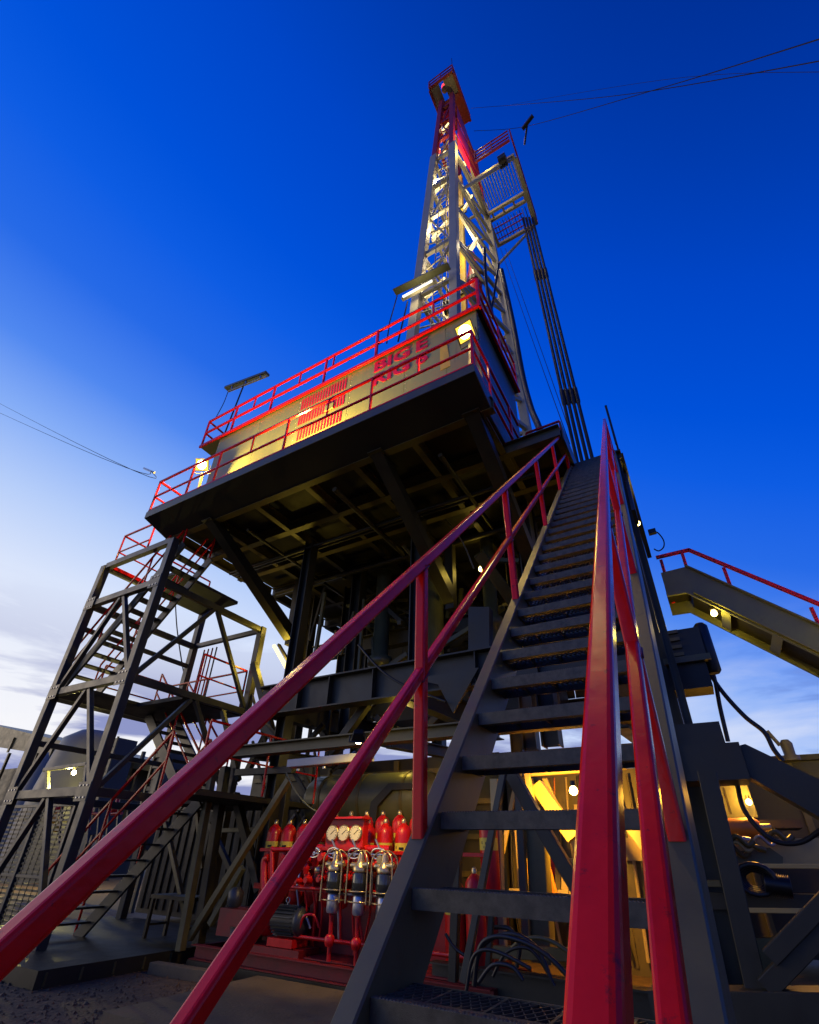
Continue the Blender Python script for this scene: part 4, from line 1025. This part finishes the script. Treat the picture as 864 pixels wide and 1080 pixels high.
# manifold, valves and handles
mz = P(370, 897, y=6.9).z
bar(ac, 'manifold_pipe', (P(328, 893, y=7.0).x, 7.06, mz+.02), (P(410, 891, y=7.0).x, 7.06, mz+.02), .12, m='red2', prof='O')
bar(ac, 'manifold_pipe', (P(312, 911, y=7.0).x, 7.0, mz-.30), (P(412, 910, y=7.0).x, 7.0, mz-.30), .09, m='red2', prof='O')
bar(ac, 'manifold_pipe', (P(310, 922, y=6.9).x, 6.86, mz-.50), (P(420, 922, y=6.9).x, 6.86, mz-.50), .05, m='red2', prof='O')
for u, v in ((331, 900), (352, 900.5), (374, 901), (399, 901.5)):
    c = P(u, v, y=6.80)
    hb = MB(); n = 18
    pts = [c+V((.125*math.cos(2*math.pi*k/n), -.02*math.cos(2*math.pi*k/n), .055*math.sin(2*math.pi*k/n)+(.02 if k < 9 else 0))) for k in range(n+1)]
    hb.tube(pts, .016, 6, False); hb.tube([c+V((-.11, 0, 0)), c+V((.11, 0, 0))], .012, 6); ho = hb.build('valve_handle', M['chrome'], ac)
    sb = MB(); sb.tube([c, c+V((0, .22, -.02))], .028, 8); sb.build('valve_stem', M['galv'], ho)
    vb = MB(); vb.lathe(c+V((0, .16, -.02)), (0, 1, 0), [(0, .06), (.03, .085), (.12, .085), (.14, .05)], 12); vb.build('valve_body', M['red2'], ho)
    lb = MB(); lb.beam(c+V((.02, .05, .03)), c+V((-.07, .02, .19)), .045, .02); lb.build('valve_lever', M['galv'], ho)
rng = random.Random(5)
for i in range(46):
    u = 318+(i%24)*4.3+rng.uniform(-2, 2); v = 906+rng.uniform(-3, 9)+(14 if i > 23 else 0); c = P(u, v, y=6.88+rng.uniform(-.03, .1)); r = rng.uniform(.04, .075)
    vb = MB()
    if i % 3 == 0: vb.lathe(c, (0, -1, 0), [(0, r*.6), (.04, r), (.1, r), (.13, r*.7), (.16, r*.7)], 10)
    elif i % 3 == 1: vb.lathe(c+V((0, 0, -.1)), (0, 0, 1), [(0, r*.6), (.05, r*.8), (.08, r*1.1), (.14, r*1.1), (.18, r*.5)], 10)
    else: vb.box(c-V((r, .05, r*.8)), c+V((r, .05, r*.8)))
    vb.build('valve', M['red2' if i % 7 else 'brass'], ac)
for i in range(12):
    u = 318+i*8.2; a = P(u, 915, y=6.95); b = MB(); b.tube(curve([a, a+V((0, -.05, -.25)), a+V((rng.uniform(-.08, .08), 0, -.5)), a+V((rng.uniform(-.1, .1), .05, -.9))]), .016, 6); b.build('hydraulic_line', M['red2' if i % 5 else 'galv'], ac)
# filter bowls in wire cages
for u, v in ((352, 932), (379, 934), (405, 936)):
    c = P(u, v+8, y=6.72); 
    b = MB(); b.lathe(c+V((0, 0, -.02)), (0, 0, 1), [(0, .10), (.02, .115), (.24, .115), (.26, .10)], 18); fo = b.build('filter_bowl', M['glass'], ac)
    b = MB(); b.lathe(c+V((0, 0, .245)), (0, 0, 1), [(0, .11), (.05, .12), (.08, .09), (.13, .055), (.2, .05), (.24, .03)], 16); b.lathe(c+V((.03, -.02, .33)), (1, -.2, 0), [(0, .04), (.13, .05), (.16, .03)], 10); b.lathe(c+V((-.03, -.02, .32)), (-1, -.2, 0), [(0, .035), (.10, .045), (.12, .03)], 10); b.build('filter_head', M['brass'], fo)
    b = MB(); b.lathe(c+V((0, 0, -.25)), (0, 0, 1), [(0, .07), (.03, .085), (.2, .085), (.226, .07)], 16); b.build('lower_bowl', M['galv'], fo)
    cb = MB()
    for dx, dy in ((-.17, -.08), (.17, -.08), (-.14, .1), (.14, .1)):
        cb.tube(curve([c+V((dx, dy, -.12)), c+V((dx, dy, .25)), c+V((dx*.9, dy, .42)), c+V((dx*.35, dy*.5, .50)), c+V((0, 0, .50))], 5), .011, 6)
    for zz in (-.1, .02): cb.tube([c+V((.17*math.cos(k*math.pi/8), .12*math.sin(k*math.pi/8), zz)) for k in range(17)], .009, 6, False)
    cb.build('wire_cage', M['brass'], fo)
    for dz_ in (-.28,):
        pb_ = MB(); pb_.tube([c+V((0, 0, dz_)), c+V((0, .02, -.78))], .03, 8); pb_.lathe(c+V((0, 0, -.62)), (0, 0, 1), [(0, .05), (.04, .07), (.1, .07), (.13, .04)], 10); pb_.build('drain_pipe', M['red2'], fo)
# pump, coupling guard and finned motor
c = P(304, 971, y=6.95)
b = MB(); b.lathe(c+V((-.24, 0, 0)), (1, 0, 0), [(0, .14), (.03, .165), (.46, .165), (.47, .18), (.52, .185), (.56, .16), (.60, .08)], 26); mo = b.build('motor', M['motor'], ac)
for k in range(22):
    a = 2*math.pi*k/22; e = V((0, math.cos(a), math.sin(a))); fb = MB(); fb.beam(c+V((-.2, 0, 0))+e*.178, c+V((.2, 0, 0))+e*.178, .008, .036, upv=e); fb.build('cooling_fin', M['motor'], mo)
b = MB(); b.tube([c+V((-.05, 0, .17)), c+V((-.05, 0, .22))]+[c+V((-.05+.035*math.sin(k*.7), 0, .25-.035*math.cos(k*.7))) for k in range(9)], .010, 6); b.build('lifting_eye', M['galv'], mo)
b = MB(); b.box(c+V((-.22, -.16, -.30)), c+V((.26, .2, -.20))); b.build('motor_foot', M['red2'], mo)
b = MB(); b.lathe(c+V((-.70, 0, -.02)), (1, 0, 0), [(0, .08), (.02, .13), (.30, .20), (.42, .17), (.455, .10)], 20); b.build('coupling_guard', M['red2'], ac)
b = MB(); b.box(c+V((-1.25, -.22, -.25)), c+V((-.62, .25, .10))); b.build('pump_body', M['skidred'], ac)
b = MB(); b.lathe(c+V((-1.0, -.18, .12)), (0, 0, 1), [(0, .09), (.06, .12), (.2, .12), (.26, .06)], 14); b.build('pump_head', M['motor'], ac)
b = MB(); b.box(c+V((-.72, -.18, -.44)), c+V((.42, .28, -.31))); b.build('pump_base', M['skidred'], ac)
c2 = P(305, 924, y=6.95)
b = MB(); b.lathe(c2+V((-.22, 0, 0)), (1, 0, 0), [(0, .05), (.03, .10), (.09, .10), (.1, .06), (.16, .06), (.17, .115), (.24, .115), (.26, .06), (.42, .06)], 14); b.build('check_valve', M['brass'], ac)
c2 = P(292, 948, y=6.8)
b = MB(); b.lathe(c2, (0, 0, 1), [(0, .06), (.05, .09), (.12, .09), (.16, .05), (.24, .05)], 12); b.build('strainer', M['galv'], ac)
b = MB(); b.tube(curve([P(287, 930, y=6.9), P(287, 897, y=6.9), P(290, 896, y=6.9), P(318, 896, y=7.0)], 6), .035, 8); b.build('riser_pipe', M['red2'], ac)
b = MB(); b.tube(curve([P(279, 944, y=6.9), P(279, 910, y=6.9), P(284, 905, y=6.9)], 6), .06, 10); b.build('gauge_riser', M['red2'], ac)
for i in range(7):
    a = P(262+i*9, 985-i*1.0, y=6.85); b = MB(); b.tube(curve([a, a+V((.06, 0, .14)), a+V((.2, .05, .16)), a+V((.28, .1, .02))]), .02, 6); b.build('hydraulic_line', M['galv' if i == 5 else 'red2'], ac)
bar(ac, 'guard_rail', (-5.2, 6.86, 1.10), (-3.1, 6.86, 1.10), .04, m='galv', prof='O')
bar(ac, 'guard_rail', (-6.2, 6.9, .55), (-3.1, 6.9, .55), .05, m='red2', prof='O')
# brown bucket on the skid
c = P(250, 990, y=6.8); t = thing('grease_pail', 'small dull grease pail standing at the open end of the red skid', 'pail', tuple(c))
b = MB(); b.lathe((c.x, c.y, .325), (0, 0, 1), [(0, .10), (.24, .12), (.25, .125)], 16); b.build('body', M['grey'], t)
b = MB(); b.lathe((c.x, c.y, .578), (0, 0, 1), [(0, .128), (.02, .128)], 16); b.build('lid', M['dark'], t)
# olive tank behind
t = thing('surge_tank', 'olive horizontal cylinder tank with dark bracket behind the red bottles', 'tank', tuple(P(400, 850, y=9.2)))
c = P(330, 846, y=9.2)
b = MB(); b.lathe((c.x, 9.2, c.z), (1, 0, 0), [(0, .30), (.1, .44), (.2, .50), (2.9, .50), (3.0, .44), (3.1, .30)], 28); b.build('shell', M['tank'], t)
for x in (c.x+.5, c.x+1.5, c.x+2.5):
    b = MB(); b.lathe((x, 9.2, c.z), (1, 0, 0), [(0, .512), (.06, .512)], 28); b.build('strap', M['olive'], t)
    b = MB(); b.box((x-.05, 9.0, .15), (x+.1, 9.4, c.z-.4)); b.build('saddle', M['dark'], t)
hx = [P(u, v, y=8.6) for u, v in ((388, 866), (391, 846), (410, 826), (440, 826), (440, 832), (413, 833), (398, 850), (396, 868))]
b = MB(); b.plate(hx, (0, .06, 0)); b.build('bracket', M['dark'], t)
# strip light housing under the flanged beam
t = thing('strip_light', 'pale unlit strip light housing under the beam above the red unit', 'lamp', tuple(P(345, 806, y=6.8)))
p, q = P(306, 806, y=6.82), P(392, 798, y=6.82)
b = MB(); b.beam(p, q, .16, .13, .015); b.build('housing', M['white'], t)
for f in (.12, .45, .8): 
    c = p.lerp(q, f)+V((0, 0, -.09)); b = MB(); b.tube([c, c+V((0, 0, -.03))], .03, 8); b.build('lamp_holder', M['galv'], t)
c = P(452, 800, y=6.5)
floodlight((-4.3, 5.95, 3.0), (-5.0, 7.1, 1.75), 'small assumed floodlight added behind the stair stringer, aimed at the red unit', 130, .20, None, spotsize=105, name='assumed_work_light', h=.14, glow=E_WARM)  # hidden lamp, assumed: added so the red unit is lit

# ================================================================== work lights inside the substructure
def bulb(u, v, y, label, power, col, s=.09, em=None, off=(0, -.2, -.05), aim=None):
    p = P(u, v, y=y); t = thing('work_lamp', label, 'lamp', tuple(p))
    b = MB(); b.lathe(p+V((0, 0, -s)), (0, 0, 1), [(0, s*.3), (s*.4, s*.85), (s, s), (s*1.6, s*.8), (s*2, s*.4)], 14); b.build('globe', em or E_WARM, t)
    b = MB(); b.lathe(p+V((0, 0, s)), (0, 0, 1), [(0, s*.75), (s*1.2, s*.6)], 12); b.build('cap', M['black'], t)
    light('lamp_light', p+V(off), power, col, t, .08, spot=V(aim) if aim else None, size=150, blend=.5)
    return t
bulb(605, 834, 7.9, 'bright amber work lamp seen between the treads and the red rail', 480, AMBER, .06, E_BULB, (-.05, .12, -.10), (-2.5, 10.8, .9))
bulb(298, 661, 9.0, 'small bright bulb high in the substructure under the deck', 7, YEL, .06, E_WARM)
a, c = P(289, 681, y=9.0), P(311, 720, y=9.0)
t = thing('tube_lamp', 'slanting lit tube lamp hanging under the deck above the red handrail', 'lamp', tuple(a))
b = MB(); b.tube([a, c], .05, 8); b.build('tube', E_TUBE, t)
b = MB(); b.beam(a+V((.12, .06, .03)), c+V((.12, .06, .03)), .1, .06); b.build('housing', M['dark'], t)
light('lamp_light', (a+c)/2+V((-.12, -.2, .05)), 50, YEL, t, .15)
bulb(212, 642, 9.6, 'yellow lamp at the top of the tower beside the guard bars', 14, YEL, .08, E_WARM, (0, -.25, -.1))
bulb(508, 600, 9.6, 'dim yellow lamp between the knee braces near the stair', 8, YEL, .07, E_WARM)
bulb(672, 552, 9.35, 'yellow lamp low between the side posts near the stair head', 20, YEL, .06, E_WARM, (-.12, -.15, 0))
bulb(428, 782, 9.2, 'lamp glowing behind the lower flanged beam', 16, YEL, .07, E_WARM)
bulb(78, 815, 13.5, 'bright yellow green lamp by the grey cone tanks', 900, (1., .85, .25), .10, E_FLOOD, (.3, -.4, -.1))
bulb(790, 846, 9.4, 'amber lamp over the engine behind the corner post', 48, AMBER, .04, E_BULB, (0, -.2, .1))

# ================================================================== things behind the rig on the stair side
t = thing('mud_tank', 'long grey brown tank wall running behind the side frame', 'tank', (2.0, 12.0, 0))
zt = P(840, 797, y=12).z
b = MB(); b.box((-.6, 12, .3), (8.5, 14.2, zt-.1)); b.build('tank_wall', M['dark'], t)
b = MB(); b.box((-.7, 11.9, zt-.095), (8.6, 14.3, zt)); b.build('top_edge', M['dark'], t)
for x in range(0, 8): 
    b = MB(); b.box((x*1.05+.2, 11.93, .35), (x*1.05+.3, 11.996, zt-.12)); b.build('wall_rib', M['olive'], t)
c = P(833, 795, y=11.6); t = thing('tank_fitting', 'small pale valve fitting standing on the tank edge where the cable ends', 'valve', tuple(c))
b = MB(); b.lathe(c+V((0, 0, -.12)), (0, 0, 1), [(0, .14), (.08, .14), (.1, .09), (.3, .1), (.36, .06)], 12); b.build('body', M['grey'], t)
b = MB(); b.tube([c+V((-.1, 0, .15)), c+V((-.22, 0, .42))], .035, 6); b.build('lever', M['grey'], t)
t = thing('machine_house', 'low cream machine cover lit by amber lamp behind the corner post', 'machine cover', (.3, 9.6, 0))
q = [P(u, v, y=9.6) for u, v in ((706, 828), (788, 828), (800, 862), (706, 864))]
b = MB(); b.plate(q, (0, .5, 0)); b.build('cover', M['tank'], t)
b = MB(); p1 = P(706, 866, y=9.5); p2 = P(845, 868, y=9.5); b.box((p1.x, 9.4, p1.z-.1), (p2.x, 10.2, p1.z)); b.build('sill', M['black'], t)
for u in (722, 745, 768): 
    p = P(u, 846, y=9.58); b = MB(); b.box((p.x-.01, 9.585, p.z-.16), (p.x+.01, 9.598, p.z+.2)); b.build('seam', M['dark'], t)
t = thing('orange_cylinder', 'orange horizontal gas cylinder lying on the engine skid', 'cylinder', tuple(P(765, 876, y=9.0)))
p, q = P(735, 875, y=9.0), P(803, 873, y=9.0)
b = MB(); b.lathe(p, q-p, [(0, .05), (.04, .11), (.1, .13), ((q-p).length-.06, .13), ((q-p).length, .08)], 18); b.build('shell', M['orange'], t)
b = MB(); b.lathe(q, q-p, [(0, .05), (.12, .05)], 10); b.build('valve', M['brass'], t)
t = thing('engine_skid', 'dirty cream engine bed with pipes and fittings under the slanting girder', 'engine', tuple(P(790, 920, y=8.8)))
q = [P(u, v, y=8.8) for u, v in ((732, 886), (864, 884), (880, 912), (732, 912))]
b = MB(); b.plate(q, (0, .9, 0)); b.build('bed', M['panel'], t)
rng = random.Random(11)
for i in range(18):
    u = 735+rng.uniform(0, 75); v = 890+rng.uniform(-6, 14); c = P(u, v, y=8.7-rng.uniform(0, .2)); r = rng.uniform(.03, .07); b = MB()
    if i % 2: b.lathe(c, (rng.choice((-1, 1)), -.4, rng.uniform(-.2, .5)), [(0, r), (.08, r*1.2), (.12, r*.7), (.2, r*.6)], 10)
    else: b.tube(curve([c, c+V((.1, -.03, .08)), c+V((.2, 0, -.02)), c+V((.28, .03, .03))]), r*.5, 6)
    b.build('pipe_fitting', M[rng.choice(('olive', 'panel', 'dark', 'galv'))], t)
b = MB(); b.plate([P(u, v, y=8.75) for u, v in ((778, 898), (812, 894), (826, 904), (826, 912), (776, 912))], (0, .2, 0)); b.build('crankcase', M['tank'], t)
t = thing('hose_coil', 'dark coil of corrugated hose lying on the ledge under the engine', 'hose', tuple(P(812, 935, y=7.9)))
c = P(797, 928, y=7.9)
b = MB(); pts = []
for k in range(60):
    a = k*.42; r = .20-.0015*k; pts.append(c+V((r*math.cos(a), -.06+.0018*k, r*math.sin(a)*.8)))
b.tube(pts, .03, 8); b.build('coil', M['rubber'], t)
b = MB(); e = P(835, 936, y=7.9); c3 = P(806, 932, y=7.9)
b.tube([c3.lerp(e, k/24) for k in range(25)], [.12 if k % 2 else .095 for k in range(25)], 12); b.build('corrugated_pipe', M['rubber'], t)

# ================================================================== beyond the stair tower: tanks, shed, boxes, mesh fence
t = thing('shed', 'long low shed with flat roof and lit eave beyond the stair tower', 'shed', (-40, 19, 0))
BY = 19.0
p0, p1 = P(-40, 757, y=BY), P(168, 806, y=BY)
b = MB(); b.plate([P(-40, 757, y=BY), P(0, 766, y=BY), P(168, 806, y=BY), P(168, 815, y=BY), P(0, 788, y=BY), P(-40, 782, y=BY)], (0, 6, 0)); b.build('roof', M['olive'], t)
b = MB(); b.box((-60, BY+1.0, 0), (-34.0, BY+5, P(0, 812, y=BY+1).z)); b.build('wall', M['dark'], t)
for u in (8, 38, 150): 
    p = P(u, 800, y=BY+.5); bar(t, 'roof_post', (p.x, BY+.5, 0), (p.x, BY+.5, p.z+.4), .18, .18, 'dark', r=0)
for i in range(5):
    p = P(-30+i*42, 776+i*9.0, y=BY-.05); b = MB(); b.box((p.x-.1, BY-.12, p.z-.6), (p.x+.1, BY-.01, p.z+.5)); b.build('roof_rib', M['olive'], t)
def cone_tank(u, vt, vb, rt_, rb_2, y, label, m='grey'):
    p = P(u, vt, y=y); z0 = 0.0
    t = thing('cone_tank', label, 'silo', (p.x, y, 0), 'pale silos beyond the stair tower')
    b = MB(); b.lathe((p.x, y, 0), (0, 0, 1), [(0, rb_2), (p.z*.35, rb_2), (p.z*.82, rt_*1.02), (p.z*.93, rt_*.9), (p.z, rt_*.45)], 32); b.build('shell', M[m], t)
    b = MB(); b.lathe((p.x, y, p.z*.35), (0, 0, 1), [(0, rb_2*1.012), (.12, rb_2*1.012)], 32); b.build('hoop', M['olive'], t)
    return t
cone_tank(101, 772, 860, 1.7, 2.3, 17.0, 'tall pale grey silo rising behind the yellow green lamp')
cone_tank(66, 792, 860, 1.5, 2.1, 20.0, 'lower grey silo half hidden behind the taller one')
for u0, v0, u1, v1, y, lab in ((100, 778, 126, 832, 11.5, 'tall dark cabinet with slatted front between the tower legs'), (152, 790, 179, 838, 10.6, 'black framed open box standing right of the dark cabinet')):
    a, c = P(u0, v1, y=y), P(u1, v0, y=y)
    t = thing('cabinet', lab, 'cabinet', ((a.x+c.x)/2, y, 0))
    b = MB(); b.box((a.x, y, a.z-1.5), (c.x, y+.8, c.z)); b.build('case', M['black'], t)
    for k in range(4):
        zz = a.z+(c.z-a.z)*(k+.3)/4; b = MB(); b.box((a.x+.1, y-.05, zz), (c.x-.1, y-.003, zz+.12)); b.build('slat', M['dark'], t)
    for x in (a.x, c.x-.08): 
        b = MB(); b.box((x, y-.06, a.z-1.5), (x+.08, y-.003, c.z+.04)); b.build('frame_post', M['olive'], t)
    for x in (a.x+.1, c.x-.2): bar(t, 'leg', (x, y+.3, 0), (x, y+.3, a.z-1.502), .1, .1, 'dark', r=0)
t = thing('pipe_frame', 'grey pipe goal frame around the lamp in front of the silos', 'frame', tuple(P(70, 845, y=12.5)))
for (u0, v0, u1, v1) in ((47, 812, 92, 806), (50, 812, 50, 845), (92, 807, 88, 843)):
    bar(t, 'frame_pipe', P(u0, v0, y=12.5), P(u1, v1, y=12.5), .16, .16, 'tower', r=.02)
t = thing('lit_catwalk', 'yellow lit pipe run and catwalk edge behind the stair tower', 'catwalk', tuple(P(110, 850, y=10.5)))
bar(t, 'deck_edge', P(62, 846, y=10.5), P(300, 864, y=10.5), .3, .16, 'panel')
for i in range(9): bar(t, 'post', P(66+i*10, 848, y=10.6), P(62+i*10, 890, y=10.6), .06, None, 'dark', r=0)
# red pipework glowing by the lamp
rng = random.Random(21)
t = thing('red_pipework', 'red pipes and valves lit by the lamp behind the mesh fence', 'pipework', tuple(P(75, 880, y=11.2)))
for i in range(22):
    u = 42+rng.uniform(0, 100); v = 850+rng.uniform(0, 40); p = P(u, v, y=11.2+rng.uniform(-.3, .5)); b = MB()
    if i % 2: b.tube([p, p+V((rng.uniform(.3, .9), 0, rng.uniform(-.1, .1)))], .05, 6)
    else: b.lathe(p, (0, 0, 1), [(0, .06), (.05, .12), (.2, .12), (.3, .07), (.5, .07)], 10)
    b.build('pipe', M['red2' if i % 4 else 'yellow'], t)
# woven mesh fence
mf = thing('mesh_fence', 'dark wire mesh fence with ribbed panels beyond the tower legs', 'fence', (-15, 7.2, 0))
FY = 7.2
fx0, fx1, fz = -18.0, -13.3, 2.45
n = 3
for k in range(n):
    xa, xb = fx0+(fx1-fx0)*k/n, fx0+(fx1-fx0)*(k+1)/n
    w = MB()
    z = .1
    while z < fz-.05: w.box((xa+.06, FY-.008, z), (xb-.06, FY+.008, z+.045)); z += .10
    x = xa+.2
    while x < xb-.05: w.box((x, FY-.02, .08), (x+.012, FY-.009, fz-.04)); x += .25
    tag(w.build('mesh_panel', M['dark'], mf), kind='stuff')
for k in range(n+1): 
    x = fx0+(fx1-fx0)*k/n; bar(mf, 'fence_post', (x, FY, 0), (x, FY, fz+.1), .1, .1, 'tower', r=.01)
bar(mf, 'top_rail', (fx0, FY+.001, fz), (fx1, FY+.001, fz), .07, .07, 'tower'); bar(mf, 'mid_rail', (fx0, FY+.001, fz*.4), (fx1, FY+.001, fz*.4), .06, .06, 'tower')
# dark container closing the space under the stair tower
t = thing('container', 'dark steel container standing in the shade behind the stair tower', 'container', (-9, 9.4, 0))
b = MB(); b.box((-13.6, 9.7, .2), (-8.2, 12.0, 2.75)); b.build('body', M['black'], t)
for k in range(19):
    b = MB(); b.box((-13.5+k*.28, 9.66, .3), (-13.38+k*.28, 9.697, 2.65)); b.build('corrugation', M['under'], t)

# dark machinery walls closing the space behind the red unit, and the lit house behind the stairs
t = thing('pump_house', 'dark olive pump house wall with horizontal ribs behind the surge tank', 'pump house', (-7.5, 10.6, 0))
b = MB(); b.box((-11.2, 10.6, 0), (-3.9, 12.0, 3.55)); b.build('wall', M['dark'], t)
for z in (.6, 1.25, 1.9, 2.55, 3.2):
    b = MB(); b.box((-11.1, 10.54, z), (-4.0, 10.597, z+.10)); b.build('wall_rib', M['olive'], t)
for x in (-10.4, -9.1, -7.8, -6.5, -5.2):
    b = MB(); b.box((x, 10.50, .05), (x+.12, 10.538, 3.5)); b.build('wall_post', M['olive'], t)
t = t_sw = thing('switch_house', 'cream switch house wall glowing amber behind the open treads', 'switch house', (-2.2, 10.8, 0))
b = MB(); b.box((-3.85, 10.8, 0), (-.55, 12.0, 3.12)); b.build('wall', M['olive'], t)
for x in (-3.5, -2.95, -2.4, -1.85, -1.3):
    b = MB(); b.box((x, 10.76, .1), (x+.05, 10.797, 3.0)); b.build('wall_rib', M['olive'], t)
for z in (.9, 1.9): b = MB(); b.box((-3.8, 10.74, z), (-.6, 10.756, z+.07)); b.build('cable_rail', M['olive'], t)
for x, z, w, h in ((-3.25, 1.35, .4, .5), (-2.2, 1.2, .35, .6), (-2.8, .35, .3, .4), (-1.7, 1.6, .3, .35), (-1.25, .8, .4, .7), (-2.45, 2.2, .5, .3), (-1.0, 2.0, .3, .5)):
    b = MB(); b.box((x, 10.60, z), (x+w, 10.735, z+h)); b.build('switch_box', M['red2' if x < -3 else 'panel'], t)

floodlight((3.4, 8.2, 2.9), (1.9, 10.2, 4.0), 'assumed floodlight on an added post out of view, shining up at the olive side stair', 190, .30, (3.45, 8.15, 0), col=YEL, spotsize=80, h=.24)  # lamp and post assumed, added out of frame to light the side stair

t = thing('steel_trestle', 'low dark steel trestle standing on the tower base under the first flight', 'trestle', (-9.2, 7.4, .2))
b = MB(); b.box((-9.75, 7.2, .80), (-8.6, 7.7, .86)); b.build('top', M['dark'], t)
for x in (-9.7, -8.66):
    for y in (7.24, 7.66): bar(t, 'leg', (x, y, .201), (x, y, .80), .06, .06, 'dark')
    bar(t, 'stretcher', (x, 7.27, .4), (x, 7.63, .4), .04, .04, 'dark')
t = thing('timber_mat', 'weathered timber beam lying on the gravel before the red skid', 'timber', (-7.3, 6.1, 0))
b = MB(); b.beam((-8.0, 6.25, .07), (-6.5, 6.36, .07), .16, .14, .008); b.build('beam', M['concrete'], t)

rng = random.Random(31)
for i in range(14):
    x = -3.7+i*.23; b = MB(); b.tube(curve([(x, 10.68, .2), (x+rng.uniform(-.1, .1), 10.62, 1.0), (x+rng.uniform(-.1, .1), 10.66, 2.0), (x, 10.68, 3.0)]), rng.uniform(.015, .04), 6); b.build('conduit', M[rng.choice(('dark', 'panel', 'olive', 'orange'))], t_sw)

for i, (px, y, lab) in enumerate((
    ([(492, 1045), (498, 1012), (510, 1002), (530, 1006), (560, 1022)], 5.5, 'thin hose lowest in front of the tangle under the stairs'),
    ([(520, 1030), (534, 1005), (556, 1000), (572, 1016), (585, 1040)], 6.1, 'thin hose bent double behind the tangle under the stairs'),
    ([(470, 985), (480, 1000), (496, 1012), (505, 1024)], 6.3, 'short hose end reaching left of the tangle towards the red unit'))):
    hose('hose', lab, px, y, .018)
